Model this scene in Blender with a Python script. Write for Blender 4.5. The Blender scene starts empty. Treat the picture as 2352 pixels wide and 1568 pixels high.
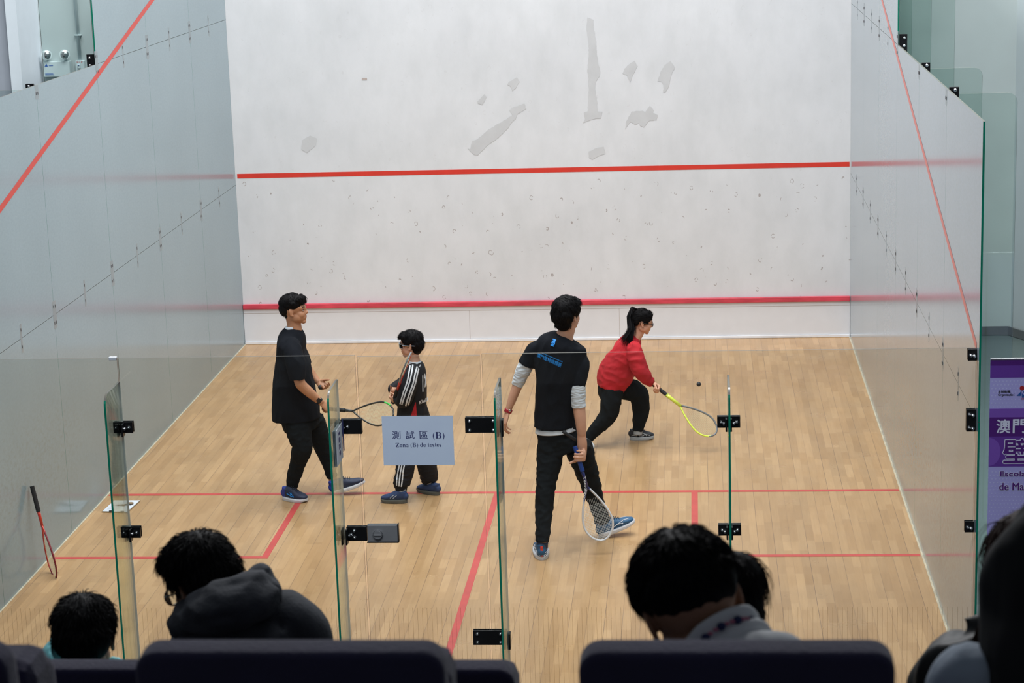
import bpy, bmesh, math, random
from mathutils import Vector as V, Matrix, noise
from mathutils.bvhtree import BVHTree
random.seed(7)
C = bpy.context.scene.collection
PI = math.pi

# ------------------------------------------------------------------ camera
FPX = 4839.65
CAM = V((4.80435, -11.90863, 4.8999)); ROT = (1.348639, 0.031479, 0.082377)
cd = bpy.data.cameras.new('camera'); cam = bpy.data.objects.new('camera', cd); C.objects.link(cam)
cam.location = CAM; cam.rotation_euler = ROT
cd.sensor_width = 36; cd.lens = FPX*36/2352; cd.clip_start = .05; cd.clip_end = 200
cd.dof.use_dof = True; cd.dof.focus_distance = 15.8; cd.dof.aperture_fstop = 9.0
bpy.context.scene.camera = cam
from mathutils import Euler
RM = Euler(ROT, 'XYZ').to_matrix()
VIEW = RM @ V((0, 0, -1)); CRIGHT = RM @ V((1, 0, 0)); CUP = RM @ V((0, 1, 0))
def ray(u, v): return (RM @ V(((u-1176)/FPX, -(v-784)/FPX, -1)))
def at(u, v, y):
    d = ray(u, v); return CAM + d*((y-CAM.y)/d.y)
def atx(u, v, x):
    d = ray(u, v); return CAM + d*((x-CAM.x)/d.x)
def atz(u, v, z=0.0):
    d = ray(u, v); return CAM + d*((z-CAM.z)/d.z)
def px(p): return (p-CAM).dot(VIEW)/FPX         # metres per pixel at p

# ------------------------------------------------------------------ world, lights, exposure
sc = bpy.context.scene
sc.view_settings.view_transform = 'Standard'; sc.view_settings.look = 'None'
sc.view_settings.exposure = 0.07; sc.view_settings.gamma = 1.0; sc.view_settings.use_curve_mapping = False
w = bpy.data.worlds.new('world'); sc.world = w; w.use_nodes = True
bg = w.node_tree.nodes['Background']; bg.inputs[0].default_value = (.80, .88, 1, 1); bg.inputs[1].default_value = .10
def area(name, loc, sx, sy, power, col=(1, 1, 1), rot=(0, 0, 0), spread=180):
    l = bpy.data.lights.new(name, 'AREA'); l.shape = 'RECTANGLE'; l.size = sx; l.size_y = sy
    l.energy = power; l.color = col; l.spread = math.radians(spread)
    o = bpy.data.objects.new(name, l); C.objects.link(o); o.location = loc; o.rotation_euler = rot
    return o
for i in range(2):
    for j in range(3):
        area('court_light', (1.4+3.6*i, 2.0+3.0*j, 11.0), 1.0, 2.0, 268, (.99, 1, 1.02))
area('court_light', (3.2, .6, 8.2), 4.0, 1.0, 125, (.97, .995, 1.04), rot=(math.radians(42), 0, 0), spread=130)  # added fill, tilted forward to brighten the lower front wall
area('hall_light_left', (-2.2, 6.0, 7.2), 1.4, 5, 165, (.93, .97, 1), rot=(0, math.radians(8), 0), spread=95)
area('hall_light_right', (8.2, 3.0, 7.0), 1.0, 8, 300, (.93, .97, 1), rot=(0, math.radians(-8), 0), spread=95)
area('rear_glass_fill', (3.2, -5.2, 7.4), 6.0, 1.2, 165, (.88, .94, 1), rot=(math.radians(28), 0, 0), spread=120)  # unseen fill, added to brighten the door notice and rear glass edges

# ------------------------------------------------------------------ materials
MATS = {}
def mat(name, col, rough=.6, metal=0, var=.06, scale=8, bump=0, bscale=60, spec=.5, coat=0, sheen=0, alpha=None, stretch=None, emit=None):
    if name in MATS: return MATS[name]
    m = bpy.data.materials.new(name); m.use_nodes = True; nt = m.node_tree; b = nt.nodes['Principled BSDF']
    tc = nt.nodes.new('ShaderNodeTexCoord'); src = tc.outputs['Object']
    if stretch:
        mp = nt.nodes.new('ShaderNodeMapping'); mp.inputs['Scale'].default_value = stretch
        nt.links.new(src, mp.inputs[0]); src = mp.outputs[0]
    n = nt.nodes.new('ShaderNodeTexNoise'); n.inputs['Scale'].default_value = scale; n.inputs['Detail'].default_value = 5
    nt.links.new(src, n.inputs['Vector'])
    r = nt.nodes.new('ShaderNodeValToRGB'); nt.links.new(n.outputs['Fac'], r.inputs[0])
    r.color_ramp.elements[0].position = .3; r.color_ramp.elements[1].position = .7
    r.color_ramp.elements[0].color = tuple(max(0, c*(1-var)) for c in col)+(1,)
    r.color_ramp.elements[1].color = tuple(min(1, c*(1+var)) for c in col)+(1,)
    nt.links.new(r.outputs[0], b.inputs['Base Color'])
    b.inputs['Roughness'].default_value = rough; b.inputs['Metallic'].default_value = metal
    b.inputs['Specular IOR Level'].default_value = spec; b.inputs['Coat Weight'].default_value = coat
    b.inputs['Sheen Weight'].default_value = sheen
    if bump:
        n2 = nt.nodes.new('ShaderNodeTexNoise'); n2.inputs['Scale'].default_value = bscale; n2.inputs['Detail'].default_value = 4
        nt.links.new(src, n2.inputs['Vector'])
        bp = nt.nodes.new('ShaderNodeBump'); bp.inputs['Strength'].default_value = bump; bp.inputs['Distance'].default_value = .01
        nt.links.new(n2.outputs['Fac'], bp.inputs['Height']); nt.links.new(bp.outputs[0], b.inputs['Normal'])
    MATS[name] = m; return m
def node(nt, t, **kw):
    n = nt.nodes.new(t)
    for k, v in kw.items(): setattr(n, k, v)
    return n
def math_node(nt, op, a, b=None, c=None):
    n = node(nt, 'ShaderNodeMath', operation=op)
    for i, x in enumerate((a, b, c)):
        if x is None: continue
        if isinstance(x, (int, float)): n.inputs[i].default_value = x
        else: nt.links.new(x, n.inputs[i])
    return n.outputs[0]
def mixrgb(nt, fac, a, b, mode='MIX'):
    n = node(nt, 'ShaderNodeMix', data_type='RGBA', blend_type=mode)
    for i, x in ((0, fac), (6, a), (7, b)):
        if isinstance(x, (int, float)): n.inputs[i].default_value = x
        elif isinstance(x, tuple): n.inputs[i].default_value = x
        else: nt.links.new(x, n.inputs[i])
    return n.outputs[2]
def noise_tex(nt, vec, scale, detail=4, rough=.5):
    n = node(nt, 'ShaderNodeTexNoise'); n.inputs['Scale'].default_value = scale; n.inputs['Detail'].default_value = detail
    n.inputs['Roughness'].default_value = rough
    nt.links.new(vec, n.inputs['Vector']); return n.outputs['Fac']
def mapped(nt, vec, scale=(1, 1, 1), rot=(0, 0, 0), loc=(0, 0, 0)):
    m = node(nt, 'ShaderNodeMapping'); m.inputs['Scale'].default_value = scale; m.inputs['Rotation'].default_value = rot
    m.inputs['Location'].default_value = loc; nt.links.new(vec, m.inputs[0]); return m.outputs[0]
def ramp(nt, fac, p0, p1, c0=(0, 0, 0, 1), c1=(1, 1, 1, 1)):
    r = node(nt, 'ShaderNodeValToRGB'); e = r.color_ramp.elements
    e[0].position = p0; e[1].position = p1; e[0].color = c0; e[1].color = c1
    nt.links.new(fac, r.inputs[0]); return r.outputs[0]

def floor_mat():
    m = bpy.data.materials.new('maple_floor'); m.use_nodes = True; nt = m.node_tree; b = nt.nodes['Principled BSDF']
    pos = node(nt, 'ShaderNodeNewGeometry').outputs['Position']
    v = mapped(nt, pos, rot=(0, 0, PI/2), loc=(.02, 0.013, 0))
    def brick(wd, rh, mort, c1, c2, cm, off=.5):
        k = node(nt, 'ShaderNodeTexBrick'); k.offset = off; k.offset_frequency = 2; k.squash = 1
        nt.links.new(v, k.inputs['Vector']); k.inputs['Scale'].default_value = 1
        k.inputs['Brick Width'].default_value = wd; k.inputs['Row Height'].default_value = rh
        k.inputs['Mortar Size'].default_value = mort; k.inputs['Mortar Smooth'].default_value = .2; k.inputs['Bias'].default_value = 0
        k.inputs['Color1'].default_value = c1; k.inputs['Color2'].default_value = c2; k.inputs['Mortar'].default_value = cm
        return k.outputs['Color']
    A = brick(.37, .059, .0004, (.425, .258, .122, 1), (.500, .318, .160, 1), (.35, .20, .10, 1), .37)
    B = brick(.37*2.3, .118, 0, (.86, .85, .84, 1), (1.08, 1.08, 1.08, 1), (1, 1, 1, 1), .43)
    G = noise_tex(nt, mapped(nt, pos, scale=(30, 2.0, 1)), 1.6, 6, .6)
    blot = noise_tex(nt, mapped(nt, pos, scale=(1, .35, 1)), 1.3, 5)
    c = mixrgb(nt, .8, A, B, 'MULTIPLY')
    c = mixrgb(nt, .55, c, ramp(nt, G, .25, .75, (.80, .78, .74, 1), (1.08, 1.08, 1.08, 1)), 'MULTIPLY')
    c = mixrgb(nt, .6, c, ramp(nt, blot, .35, .7, (.90, .88, .86, 1), (1.03, 1.03, 1.03, 1)), 'MULTIPLY')
    # long joints every second strip
    sx = node(nt, 'ShaderNodeSeparateXYZ'); nt.links.new(pos, sx.inputs[0])
    f = math_node(nt, 'MODULO', math_node(nt, 'ADD', sx.outputs[0], 11.813), .118)
    near = math_node(nt, 'LESS_THAN', math_node(nt, 'ABSOLUTE', math_node(nt, 'SUBTRACT', f, .059)), .0017)
    fade = ramp(nt, noise_tex(nt, mapped(nt, pos, scale=(8.5, .5, 1)), 1.0, 2), .38, .62, (.25, .25, .25, 1), (1, 1, 1, 1))
    ff = math_node(nt, 'MULTIPLY', near, fade)
    c = mixrgb(nt, ff, c, (.20, .12, .07, 1))
    nt.links.new(c, b.inputs['Base Color'])
    nt.links.new(ramp(nt, noise_tex(nt, pos, 3, 4), .3, .8, (.26, .26, .26, 1), (.42, .42, .42, 1)), b.inputs['Roughness'])
    b.inputs['Specular IOR Level'].default_value = .42
    MATS['maple_floor'] = m; return m
def front_wall_mat():
    m = bpy.data.materials.new('front_wall_plaster'); m.use_nodes = True; nt = m.node_tree; b = nt.nodes['Principled BSDF']
    pos = node(nt, 'ShaderNodeNewGeometry').outputs['Position']
    n1 = noise_tex(nt, pos, 1.1, 6, .6); n2 = noise_tex(nt, mapped(nt, pos, scale=(1, 1, .5)), 4.5, 6, .65)
    c = mixrgb(nt, 1.0, ramp(nt, n1, .3, .72, (.625, .640, .655, 1), (.69, .705, .72, 1)), ramp(nt, n2, .32, .6, (.93, .935, .93, 1), (1, 1, 1, 1)), 'MULTIPLY')
    # small ball marks, densest below the service line
    vo = node(nt, 'ShaderNodeTexVoronoi'); vo.inputs['Scale'].default_value = 9.0
    nt.links.new(mapped(nt, pos, scale=(1, 1, .8)), vo.inputs['Vector'])
    ring = math_node(nt, 'LESS_THAN', math_node(nt, 'ABSOLUTE', math_node(nt, 'SUBTRACT', vo.outputs['Distance'], .16)), .022)
    arc = math_node(nt, 'GREATER_THAN', noise_tex(nt, pos, 24, 1), .54)
    pick = math_node(nt, 'GREATER_THAN', noise_tex(nt, mapped(nt, pos, loc=(3, 1, 5)), 7, 1), .40)
    sx = node(nt, 'ShaderNodeSeparateXYZ'); nt.links.new(pos, sx.inputs[0])
    low = math_node(nt, 'LESS_THAN', sx.outputs[2], 1.75)
    k = math_node(nt, 'MULTIPLY', math_node(nt, 'MULTIPLY', ring, arc), math_node(nt, 'MULTIPLY', pick, math_node(nt, 'MULTIPLY_ADD', low, .85, .12)))
    c = mixrgb(nt, k, c, (.36, .33, .32, 1))
    nt.links.new(c, b.inputs['Base Color']); b.inputs['Roughness'].default_value = .55; b.inputs['Specular IOR Level'].default_value = .3
    MATS['front_wall_plaster'] = m; return m
def side_wall_mat(nm, base, dirtc, y0, y1, z0, z1, amt):
    m = bpy.data.materials.new(nm); m.use_nodes = True; nt = m.node_tree; b = nt.nodes['Principled BSDF']
    pos = node(nt, 'ShaderNodeNewGeometry').outputs['Position']
    sx = node(nt, 'ShaderNodeSeparateXYZ'); nt.links.new(pos, sx.inputs[0])
    fine = noise_tex(nt, mapped(nt, pos, scale=(1, 1.0, 2.2)), 26, 5, .7)
    big = noise_tex(nt, pos, .9, 4)
    c = mixrgb(nt, 1.0, tuple(base)+(1,), ramp(nt, fine, .3, .62, (.93, .93, .92, 1), (1.01, 1.01, 1.01, 1)), 'MULTIPLY')
    c = mixrgb(nt, 1.0, c, ramp(nt, big, .3, .7, (.95, .955, .955, 1), (1.02, 1.02, 1.02, 1)), 'MULTIPLY')
    # ball smears: elongated specks inside a soft patch of wall
    def band(v, a, bb, soft):
        s1 = node(nt, 'ShaderNodeMapRange', interpolation_type='SMOOTHSTEP'); nt.links.new(v, s1.inputs[0])
        s1.inputs[1].default_value = a-soft; s1.inputs[2].default_value = a+soft
        s2 = node(nt, 'ShaderNodeMapRange', interpolation_type='SMOOTHSTEP'); nt.links.new(v, s2.inputs[0])
        s2.inputs[1].default_value = bb-soft; s2.inputs[2].default_value = bb+soft; s2.inputs[3].default_value = 1; s2.inputs[4].default_value = 0
        return math_node(nt, 'MULTIPLY', s1.outputs[0], s2.outputs[0])
    patch = math_node(nt, 'MULTIPLY', band(sx.outputs[1], y0, y1, .9), band(sx.outputs[2], z0, z1, .35))
    sm = ramp(nt, noise_tex(nt, mapped(nt, pos, scale=(1, .6, 1.0)), 30, 6, .8), .47, .66)
    k = math_node(nt, 'MULTIPLY', math_node(nt, 'MULTIPLY', patch, sm), amt)
    c = mixrgb(nt, k, c, tuple(dirtc)+(1,))
    nt.links.new(c, b.inputs['Base Color'])
    b.inputs['Roughness'].default_value = .13; b.inputs['IOR'].default_value = 1.34; b.inputs['Specular IOR Level'].default_value = .34
    bp = node(nt, 'ShaderNodeBump'); bp.inputs['Strength'].default_value = .03; bp.inputs['Distance'].default_value = .002
    nt.links.new(fine, bp.inputs['Height']); nt.links.new(bp.outputs[0], b.inputs['Normal'])
    MATS[nm] = m; return m
def glass_mat(name, tint, refl=1.0):
    m = bpy.data.materials.new(name); m.use_nodes = True; nt = m.node_tree
    nt.nodes.remove(nt.nodes['Principled BSDF']); out = nt.nodes['Material Output']
    t = node(nt, 'ShaderNodeBsdfTransparent')
    pos = node(nt, 'ShaderNodeNewGeometry').outputs['Position']
    col = mixrgb(nt, 1.0, tuple(tint)+(1,), ramp(nt, noise_tex(nt, pos, 2.5, 4), .3, .7, (.975, .975, .975, 1), (1, 1, 1, 1)), 'MULTIPLY')
    nt.links.new(col, t.inputs[0])
    g = node(nt, 'ShaderNodeBsdfGlossy'); g.inputs['Roughness'].default_value = .02; g.inputs[0].default_value = (.95, 1, .98, 1)
    fr = node(nt, 'ShaderNodeFresnel'); fr.inputs[0].default_value = 1.5
    mx = node(nt, 'ShaderNodeMixShader'); nt.links.new(math_node(nt, 'MULTIPLY', fr.outputs[0], refl), mx.inputs[0])
    nt.links.new(t.outputs[0], mx.inputs[1]); nt.links.new(g.outputs[0], mx.inputs[2]); nt.links.new(mx.outputs[0], out.inputs[0])
    MATS[name] = m; return m
M = MATS
floor_mat(); front_wall_mat()
side_wall_mat('left_glass_wall', (.285, .37, .41), (.22, .24, .22), .6, 3.6, .3, 1.1, .55)
side_wall_mat('right_glass_wall', (.315, .385, .435), (.27, .23, .19), .6, 4.3, .25, 1.0, .7)
glass_mat('clear_glass', (.965, .975, .96)); glass_mat('fin_glass', (.93, .95, .90), .6); glass_mat('outer_fin_glass', (.90, .945, .93), .5)
glass_mat('lens_glass', (.85, .9, .92), 1)
mat('glass_edge_green', (.006, .22, .135), .18, var=.15, spec=.6)
mat('glass_edge_pale', (.13, .125, .105), .3, var=.1)
mat('red_paint', (.61, .035, .020), .5, var=.05)
mat('tin_red', (.58, .055, .085), .3, var=.22, scale=5, stretch=(1, 1, 6))
mat('floor_red', (.50, .060, .052), .4, var=.10)
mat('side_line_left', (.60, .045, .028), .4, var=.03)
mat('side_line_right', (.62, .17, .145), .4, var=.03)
mat('plaster_patch', (.53, .54, .545), .8, var=.05, scale=6)
mat('tin_white', (.70, .71, .73), .45, var=.02)
mat('seam', (.42, .36, .33), .8)
mat('skirt_white', (.75, .76, .78), .4)
mat('floor_edge_strip', (.48, .42, .31), .6, var=.2)
glass_mat('stripe_film', (.80, .78, .73), .2)
mat('black_metal', (.006, .006, .007), .35, var=.2)
mat('chrome', (.65, .66, .68), .22, metal=1)
mat('lock_grey', (.30, .305, .32), .38, metal=.3)
mat('silicone', (.80, .84, .82), .4)
mat('fitting_grey', (.235, .285, .305), .3, var=.08)
mat('fitting_bolt', (.09, .085, .09), .4)
mat('hall_wall', (.50, .555, .56), .8, var=.03, scale=2)
mat('hall_wall_right', (.52, .57, .555), .8, var=.03, scale=2)
mat('hall_panel', (.36, .39, .44), .7, var=.03)
mat('pillar_white', (.66, .72, .76), .7, var=.02)
mat('hall_floor', (.085, .115, .11), .5, var=.04)
mat('hall_skirting', (.13, .14, .14), .5)
mat('tier_carpet', (.02, .02, .025), .9, bump=.3)

# ------------------------------------------------------------------ mesh helpers
def tag(o, label=None, cat=None, group=None, kind=None):
    for k, v in (('label', label), ('category', cat), ('group', group), ('kind', kind)):
        if v: o[k] = v
    return o
def empty(name, loc=(0, 0, 0), label=None, cat=None, group=None, kind=None):
    o = bpy.data.objects.new(name, None); C.objects.link(o); o.location = loc; o.empty_display_size = .1
    return tag(o, label, cat, group, kind)
def finish(name, bm, m, parent=None, smooth=False, label=None, cat=None, group=None, kind=None):
    me = bpy.data.meshes.new(name); bm.to_mesh(me); bm.free()
    for x in (m if isinstance(m, (list, tuple)) else [m]): me.materials.append(MATS[x] if isinstance(x, str) else x)
    if smooth:
        for p in me.polygons: p.use_smooth = True
    o = bpy.data.objects.new(name, me); C.objects.link(o)
    if parent:
        o.parent = parent; o.matrix_parent_inverse = PINV(parent)
    return tag(o, label, cat, group, kind)
def PINV(p):
    m = Matrix.Translation(p.location) if p.type == 'EMPTY' or p.location.length > 0 else Matrix.Identity(4)
    q = p.parent
    return m.inverted()
def box(bm, a, b, mi=0, bevel=0):
    a, b = V(a), V(b); c = (a+b)/2; s = b-a
    r = bmesh.ops.create_cube(bm, size=1, matrix=Matrix.Translation(c) @ Matrix.Diagonal((abs(s.x), abs(s.y), abs(s.z), 1)))
    fs = {f for v in r['verts'] for f in v.link_faces}
    for f in fs: f.material_index = mi
    if bevel:
        es = {e for v in r['verts'] for e in v.link_edges}
        bmesh.ops.bevel(bm, geom=list(es), offset=bevel, segments=2, affect='EDGES', profile=.5)
    return fs
def prism(bm, poly, ext, mi=0, mi_side=None):
    """extrude a 3d polygon by vector ext"""
    ext = V(ext); vs = [bm.verts.new(V(p)) for p in poly]; ws = [bm.verts.new(V(p)+ext) for p in poly]
    f = bm.faces.new(vs); g = bm.faces.new(list(reversed(ws))); f.material_index = g.material_index = mi
    n = len(vs)
    for i in range(n):
        h = bm.faces.new((vs[i], ws[i], ws[(i+1) % n], vs[(i+1) % n])); h.material_index = mi if mi_side is None else mi_side
    bmesh.ops.recalc_face_normals(bm, faces=list(bm.faces))
def cyl(bm, a, b, r, r2=None, seg=12, mi=0):
    a, b = V(a), V(b); d = b-a
    q = d.to_track_quat('Z', 'Y').to_matrix().to_4x4()
    r_ = bmesh.ops.create_cone(bm, cap_ends=True, segments=seg, radius1=r, radius2=r if r2 is None else r2, depth=d.length, matrix=Matrix.Translation((a+b)/2) @ q)
    for f in {f for v in r_['verts'] for f in v.link_faces}: f.material_index = mi
def ball(bm, c, r, u=12, v=8, mi=0, mtx=None):
    if isinstance(r, (int, float)): r = (r, r, r)
    mm = Matrix.Translation(V(c)) @ (mtx.to_4x4() if mtx else Matrix.Identity(4)) @ Matrix.Diagonal((r[0], r[1], r[2], 1))
    k = bmesh.ops.create_uvsphere(bm, u_segments=u, v_segments=v, radius=1, matrix=mm)
    for f in {f for x in k['verts'] for f in x.link_faces}: f.material_index = mi
def catmull(P, t):
    n = len(P)-1; i = min(int(t), n-1); f = t-i
    p0, p1, p2, p3 = P[max(i-1, 0)], P[i], P[i+1], P[min(i+2, n)]
    return .5*((2*p1)+(p2-p0)*f+(2*p0-5*p1+4*p2-p3)*f*f+(3*p1-p0-3*p2+p3)*f**3)
def loft(bm, secs, seg=16, sub=4, cap0='round', cap1='round', ref=None, mi=0):
    """secs: (centre, ra, rb[, sidevector]); ra across the view, rb towards it"""
    P = [V(s[0]) for s in secs]; A = [s[1] for s in secs]; B = [s[2] for s in secs]
    S = [V(s[3]) if len(s) > 3 else None for s in secs]
    n = len(secs)-1; rings = []; T = []
    for k in range(n*sub+1):
        t = k/sub; T.append((catmull(P, t), max(.0005, catmull(A, t)), max(.0005, catmull(B, t)), S[min(int(t+.5), n)]))
    pts = []
    for k, (p, a, b, s) in enumerate(T):
        tg = (T[min(k+1, len(T)-1)][0]-T[max(k-1, 0)][0]).normalized(); pts.append((p, a, b, s, tg))
    def endcap(pt, sgn):
        p, a, b, s, tg = pt; e = min(a, b); o = []
        for q in (.35, .65, .87, .98): o.append((p+tg*sgn*e*q*.9, a*math.sqrt(1-q*q), b*math.sqrt(1-q*q), s, tg))
        return o
    seq = list(pts)
    if cap0 == 'round': seq = list(reversed(endcap(pts[0], -1)))+seq
    if cap1 == 'round': seq = seq+endcap(pts[-1], 1)
    R = ref if ref is not None else VIEW
    for p, a, b, s, tg in seq:
        if s is not None:
            sd = (s-tg*s.dot(tg)).normalized()
        else:
            sd = tg.cross(R)
            if sd.length < .15: sd = CRIGHT-tg*CRIGHT.dot(tg)
            sd.normalize()
        up = sd.cross(tg).normalized()
        rings.append([bm.verts.new(p+sd*a*math.cos(2*PI*i/seg)+up*b*math.sin(2*PI*i/seg)) for i in range(seg)])
    for r0, r1 in zip(rings, rings[1:]):
        for i in range(seg):
            bm.faces.new((r0[i], r0[(i+1) % seg], r1[(i+1) % seg], r1[i])).material_index = mi
    for r in (rings[0], rings[-1]):
        bm.faces.new(r if r is rings[-1] else list(reversed(r))).material_index = mi
def psec(u, v, y, wpx, dep=None):
    p = at(u, v, y); a = wpx*px(p)/2
    return (p, a, a if dep is None else dep)
def tube(bm, pts, r, seg=8, closed=False, mi=0, r2=None):
    """simple tube through 3d points"""
    n = len(pts); pts = [V(p) for p in pts]; rings = []
    prev = None
    for k in range(n):
        if closed: tg = (pts[(k+1) % n]-pts[k-1]).normalized()
        else: tg = (pts[min(k+1, n-1)]-pts[max(k-1, 0)]).normalized()
        if prev is None:
            a = V((0, 0, 1)) if abs(tg.z) < .9 else V((1, 0, 0)); s = tg.cross(a).normalized()
        else: s = (prev-tg*prev.dot(tg)).normalized()
        prev = s; u = s.cross(tg)
        rr = r if not callable(r) else r(k/(n-1))
        rb = rr if r2 is None else r2
        rings.append([bm.verts.new(pts[k]+s*rr*math.cos(2*PI*i/seg)+u*rb*math.sin(2*PI*i/seg)) for i in range(seg)])
    pr = list(zip(rings, rings[1:]))+([(rings[-1], rings[0])] if closed else [])
    for r0, r1 in pr:
        for i in range(seg): bm.faces.new((r0[i], r0[(i+1) % seg], r1[(i+1) % seg], r1[i])).material_index = mi
    if not closed:
        bm.faces.new(list(reversed(rings[0]))).material_index = mi; bm.faces.new(rings[-1]).material_index = mi
def remesh(bm, voxel, smooth=3, fold=0, ffreq=14, fstretch=(1, 1, .5), seed=0, factor=.5):
    """fuse overlapping closed shells into one continuous surface"""
    bmesh.ops.recalc_face_normals(bm, faces=bm.faces)
    me = bpy.data.meshes.new('tmp'); bm.to_mesh(me); bm.free()
    o = bpy.data.objects.new('tmp', me); C.objects.link(o)
    md = o.modifiers.new('r', 'REMESH'); md.mode = 'VOXEL'; md.voxel_size = voxel; md.adaptivity = 0
    if smooth: s = o.modifiers.new('s', 'SMOOTH'); s.factor = factor; s.iterations = smooth
    dg = bpy.context.evaluated_depsgraph_get(); dg.update()
    nm = bpy.data.meshes.new_from_object(o.evaluated_get(dg))
    bpy.data.objects.remove(o); bpy.data.meshes.remove(me)
    out = bmesh.new(); out.from_mesh(nm); bpy.data.meshes.remove(nm)
    if fold:
        out.normal_update()
        for v in out.verts:
            p = V((v.co.x*fstretch[0], v.co.y*fstretch[1], v.co.z*fstretch[2]))*ffreq+V((seed, seed*2, 0))
            a = noise.noise(p); a2 = noise.noise(p*2.3+V((5, 1, 2)))
            v.co += v.normal*fold*((1-abs(a)*3.2)*.7+a2*.6)
    return out

# ------------------------------------------------------------------ the court
XW, YF, ZT = 6.4, 9.75, 5.6
# floor with its painted lines
bm = bmesh.new(); box(bm, (0, 0, -.05), (XW, YF, 0), 0)
z = .0015
for a, b in (((.02, 4.21), (6.38, 4.26)), ((3.175, .01), (3.225, 4.21)), ((.03, 2.61), (1.65, 2.66)), ((1.60, 2.66), (1.65, 4.21)), ((4.75, 2.61), (6.38, 2.66)), ((4.75, 2.66), (4.80, 4.21))):
    box(bm, (a[0], a[1], -.001), (b[0], b[1], z), 1)
box(bm, (0, 0, -.001), (.013, YF, .003), 2); box(bm, (6.387, 0, -.001), (6.4, YF, .003), 2)
finish('floor', bm, ['maple_floor', 'floor_red', 'floor_edge_strip'], kind='structure')

# front wall with service line and plaster repairs in its surface
bm = bmesh.new(); box(bm, (0, YF, 0), (XW, YF+.15, ZT), 0)
bm2 = bmesh.new()
def wallpoly(b, pts, mi, off=.002):
    P = [at(u, v, YF-off) for u, v in pts]; vs = [b.verts.new(p) for p in P]
    f = b.faces.new(vs); f.material_index = mi
    f.normal_update()
    if f.normal.y > 0: f.normal_flip()
box(bm, (.02, YF-.0015, 1.783), (6.39, YF+.01, 1.832), 1)
Z = lambda L: [(1020+x/3.733, y/3.733) for x, y in L]
def rag(L, a=1.3):
    o = []
    for i, p in enumerate(L):
        q = L[(i+1) % len(L)]; n = max(1, int(math.hypot(q[0]-p[0], q[1]-p[1])/4))
        for k in range(n):
            t = k/n; o.append((p[0]+(q[0]-p[0])*t+random.uniform(-a, a)*(k > 0)*.6, p[1]+(q[1]-p[1])*t+random.uniform(-a, a)*(k > 0)*.6))
    return o
for L in (
    [(1228, 150), (1283, 170), (1285, 260), (1305, 350), (1308, 460), (1338, 620), (1328, 660), (1298, 700), (1298, 780), (1312, 870), (1318, 955), (1358, 958), (1342, 1015), (1300, 1016), (1190, 1056), (1208, 1020), (1197, 968), (1230, 955), (1240, 780), (1236, 660), (1228, 600), (1240, 480), (1240, 380), (1222, 250)],
    [(202, 1272), (225, 1278), (240, 1210), (290, 1190), (380, 1110), (500, 1040), (585, 985), (560, 945), (600, 915), (690, 888), (705, 935), (630, 975), (615, 1020), (590, 1040), (540, 1110), (460, 1185), (380, 1240), (290, 1330), (255, 1325)],
    [(345, 806), (366, 832), (325, 900), (290, 888), (285, 870)],
    [(625, 662), (648, 700), (620, 750), (585, 778), (570, 740), (542, 728), (560, 698)],
    [(1632, 520), (1660, 567), (1620, 640), (1592, 707), (1570, 645), (1530, 630), (1545, 590), (1590, 548)],
    [(1940, 525), (1978, 578), (1950, 640), (1925, 740), (1898, 790), (1878, 797), (1880, 730), (1862, 700), (1830, 697), (1850, 630), (1890, 560)],
    [(1553, 1110), (1560, 1040), (1610, 955), (1700, 948), (1725, 960), (1765, 905), (1798, 945), (1790, 968), (1832, 985), (1822, 1030), (1760, 1035), (1712, 1092), (1680, 1078), (1670, 1055), (1640, 1070), (1600, 1045), (1575, 1075)],
    [(1240, 1298), (1300, 1270), (1370, 1258), (1382, 1318), (1330, 1335), (1270, 1368), (1240, 1350)]):
    wallpoly(bm, rag(Z(L)), 2)
wallpoly(bm, rag([(694, 322), (712, 311), (728, 318), (724, 335), (706, 351), (692, 344)]), 2)
wallpoly(bm, [(831, 179), (843, 179), (843, 184), (831, 184)], 3)
finish('wall_front', bm, ['front_wall_plaster', 'red_paint', 'plaster_patch', 'seam'], kind='structure')
# tin: white boards under a raised red strip
t = empty('squash_tin', (3.2, YF, 0), 'white board along the foot of the front wall, capped by a raised dark red strip', 'tin board')
bm = bmesh.new(); box(bm, (.003, YF-.025, .032), (6.397, YF-.003, .385)); finish('board', bm, 'tin_white', t)
bm = bmesh.new(); box(bm, (.003, YF-.0268, .3365), (6.397, YF-.024, .3405))
for x in (2.42, 4.0): box(bm, (x, YF-.0268, .032), (x+.003, YF-.024, .335))
finish('board_seam', bm, 'seam', t)
bm = bmesh.new(); box(bm, (.003, YF-.045, .383), (6.397, YF-.003, .436), bevel=.006); finish('top_strip', bm, 'tin_red', t)
bm = bmesh.new(); box(bm, (.003, YF-.04, .0015), (6.397, YF-.003, .03), bevel=.004); finish('baseboard_front', bm, 'skirt_white', kind='structure')

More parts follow.
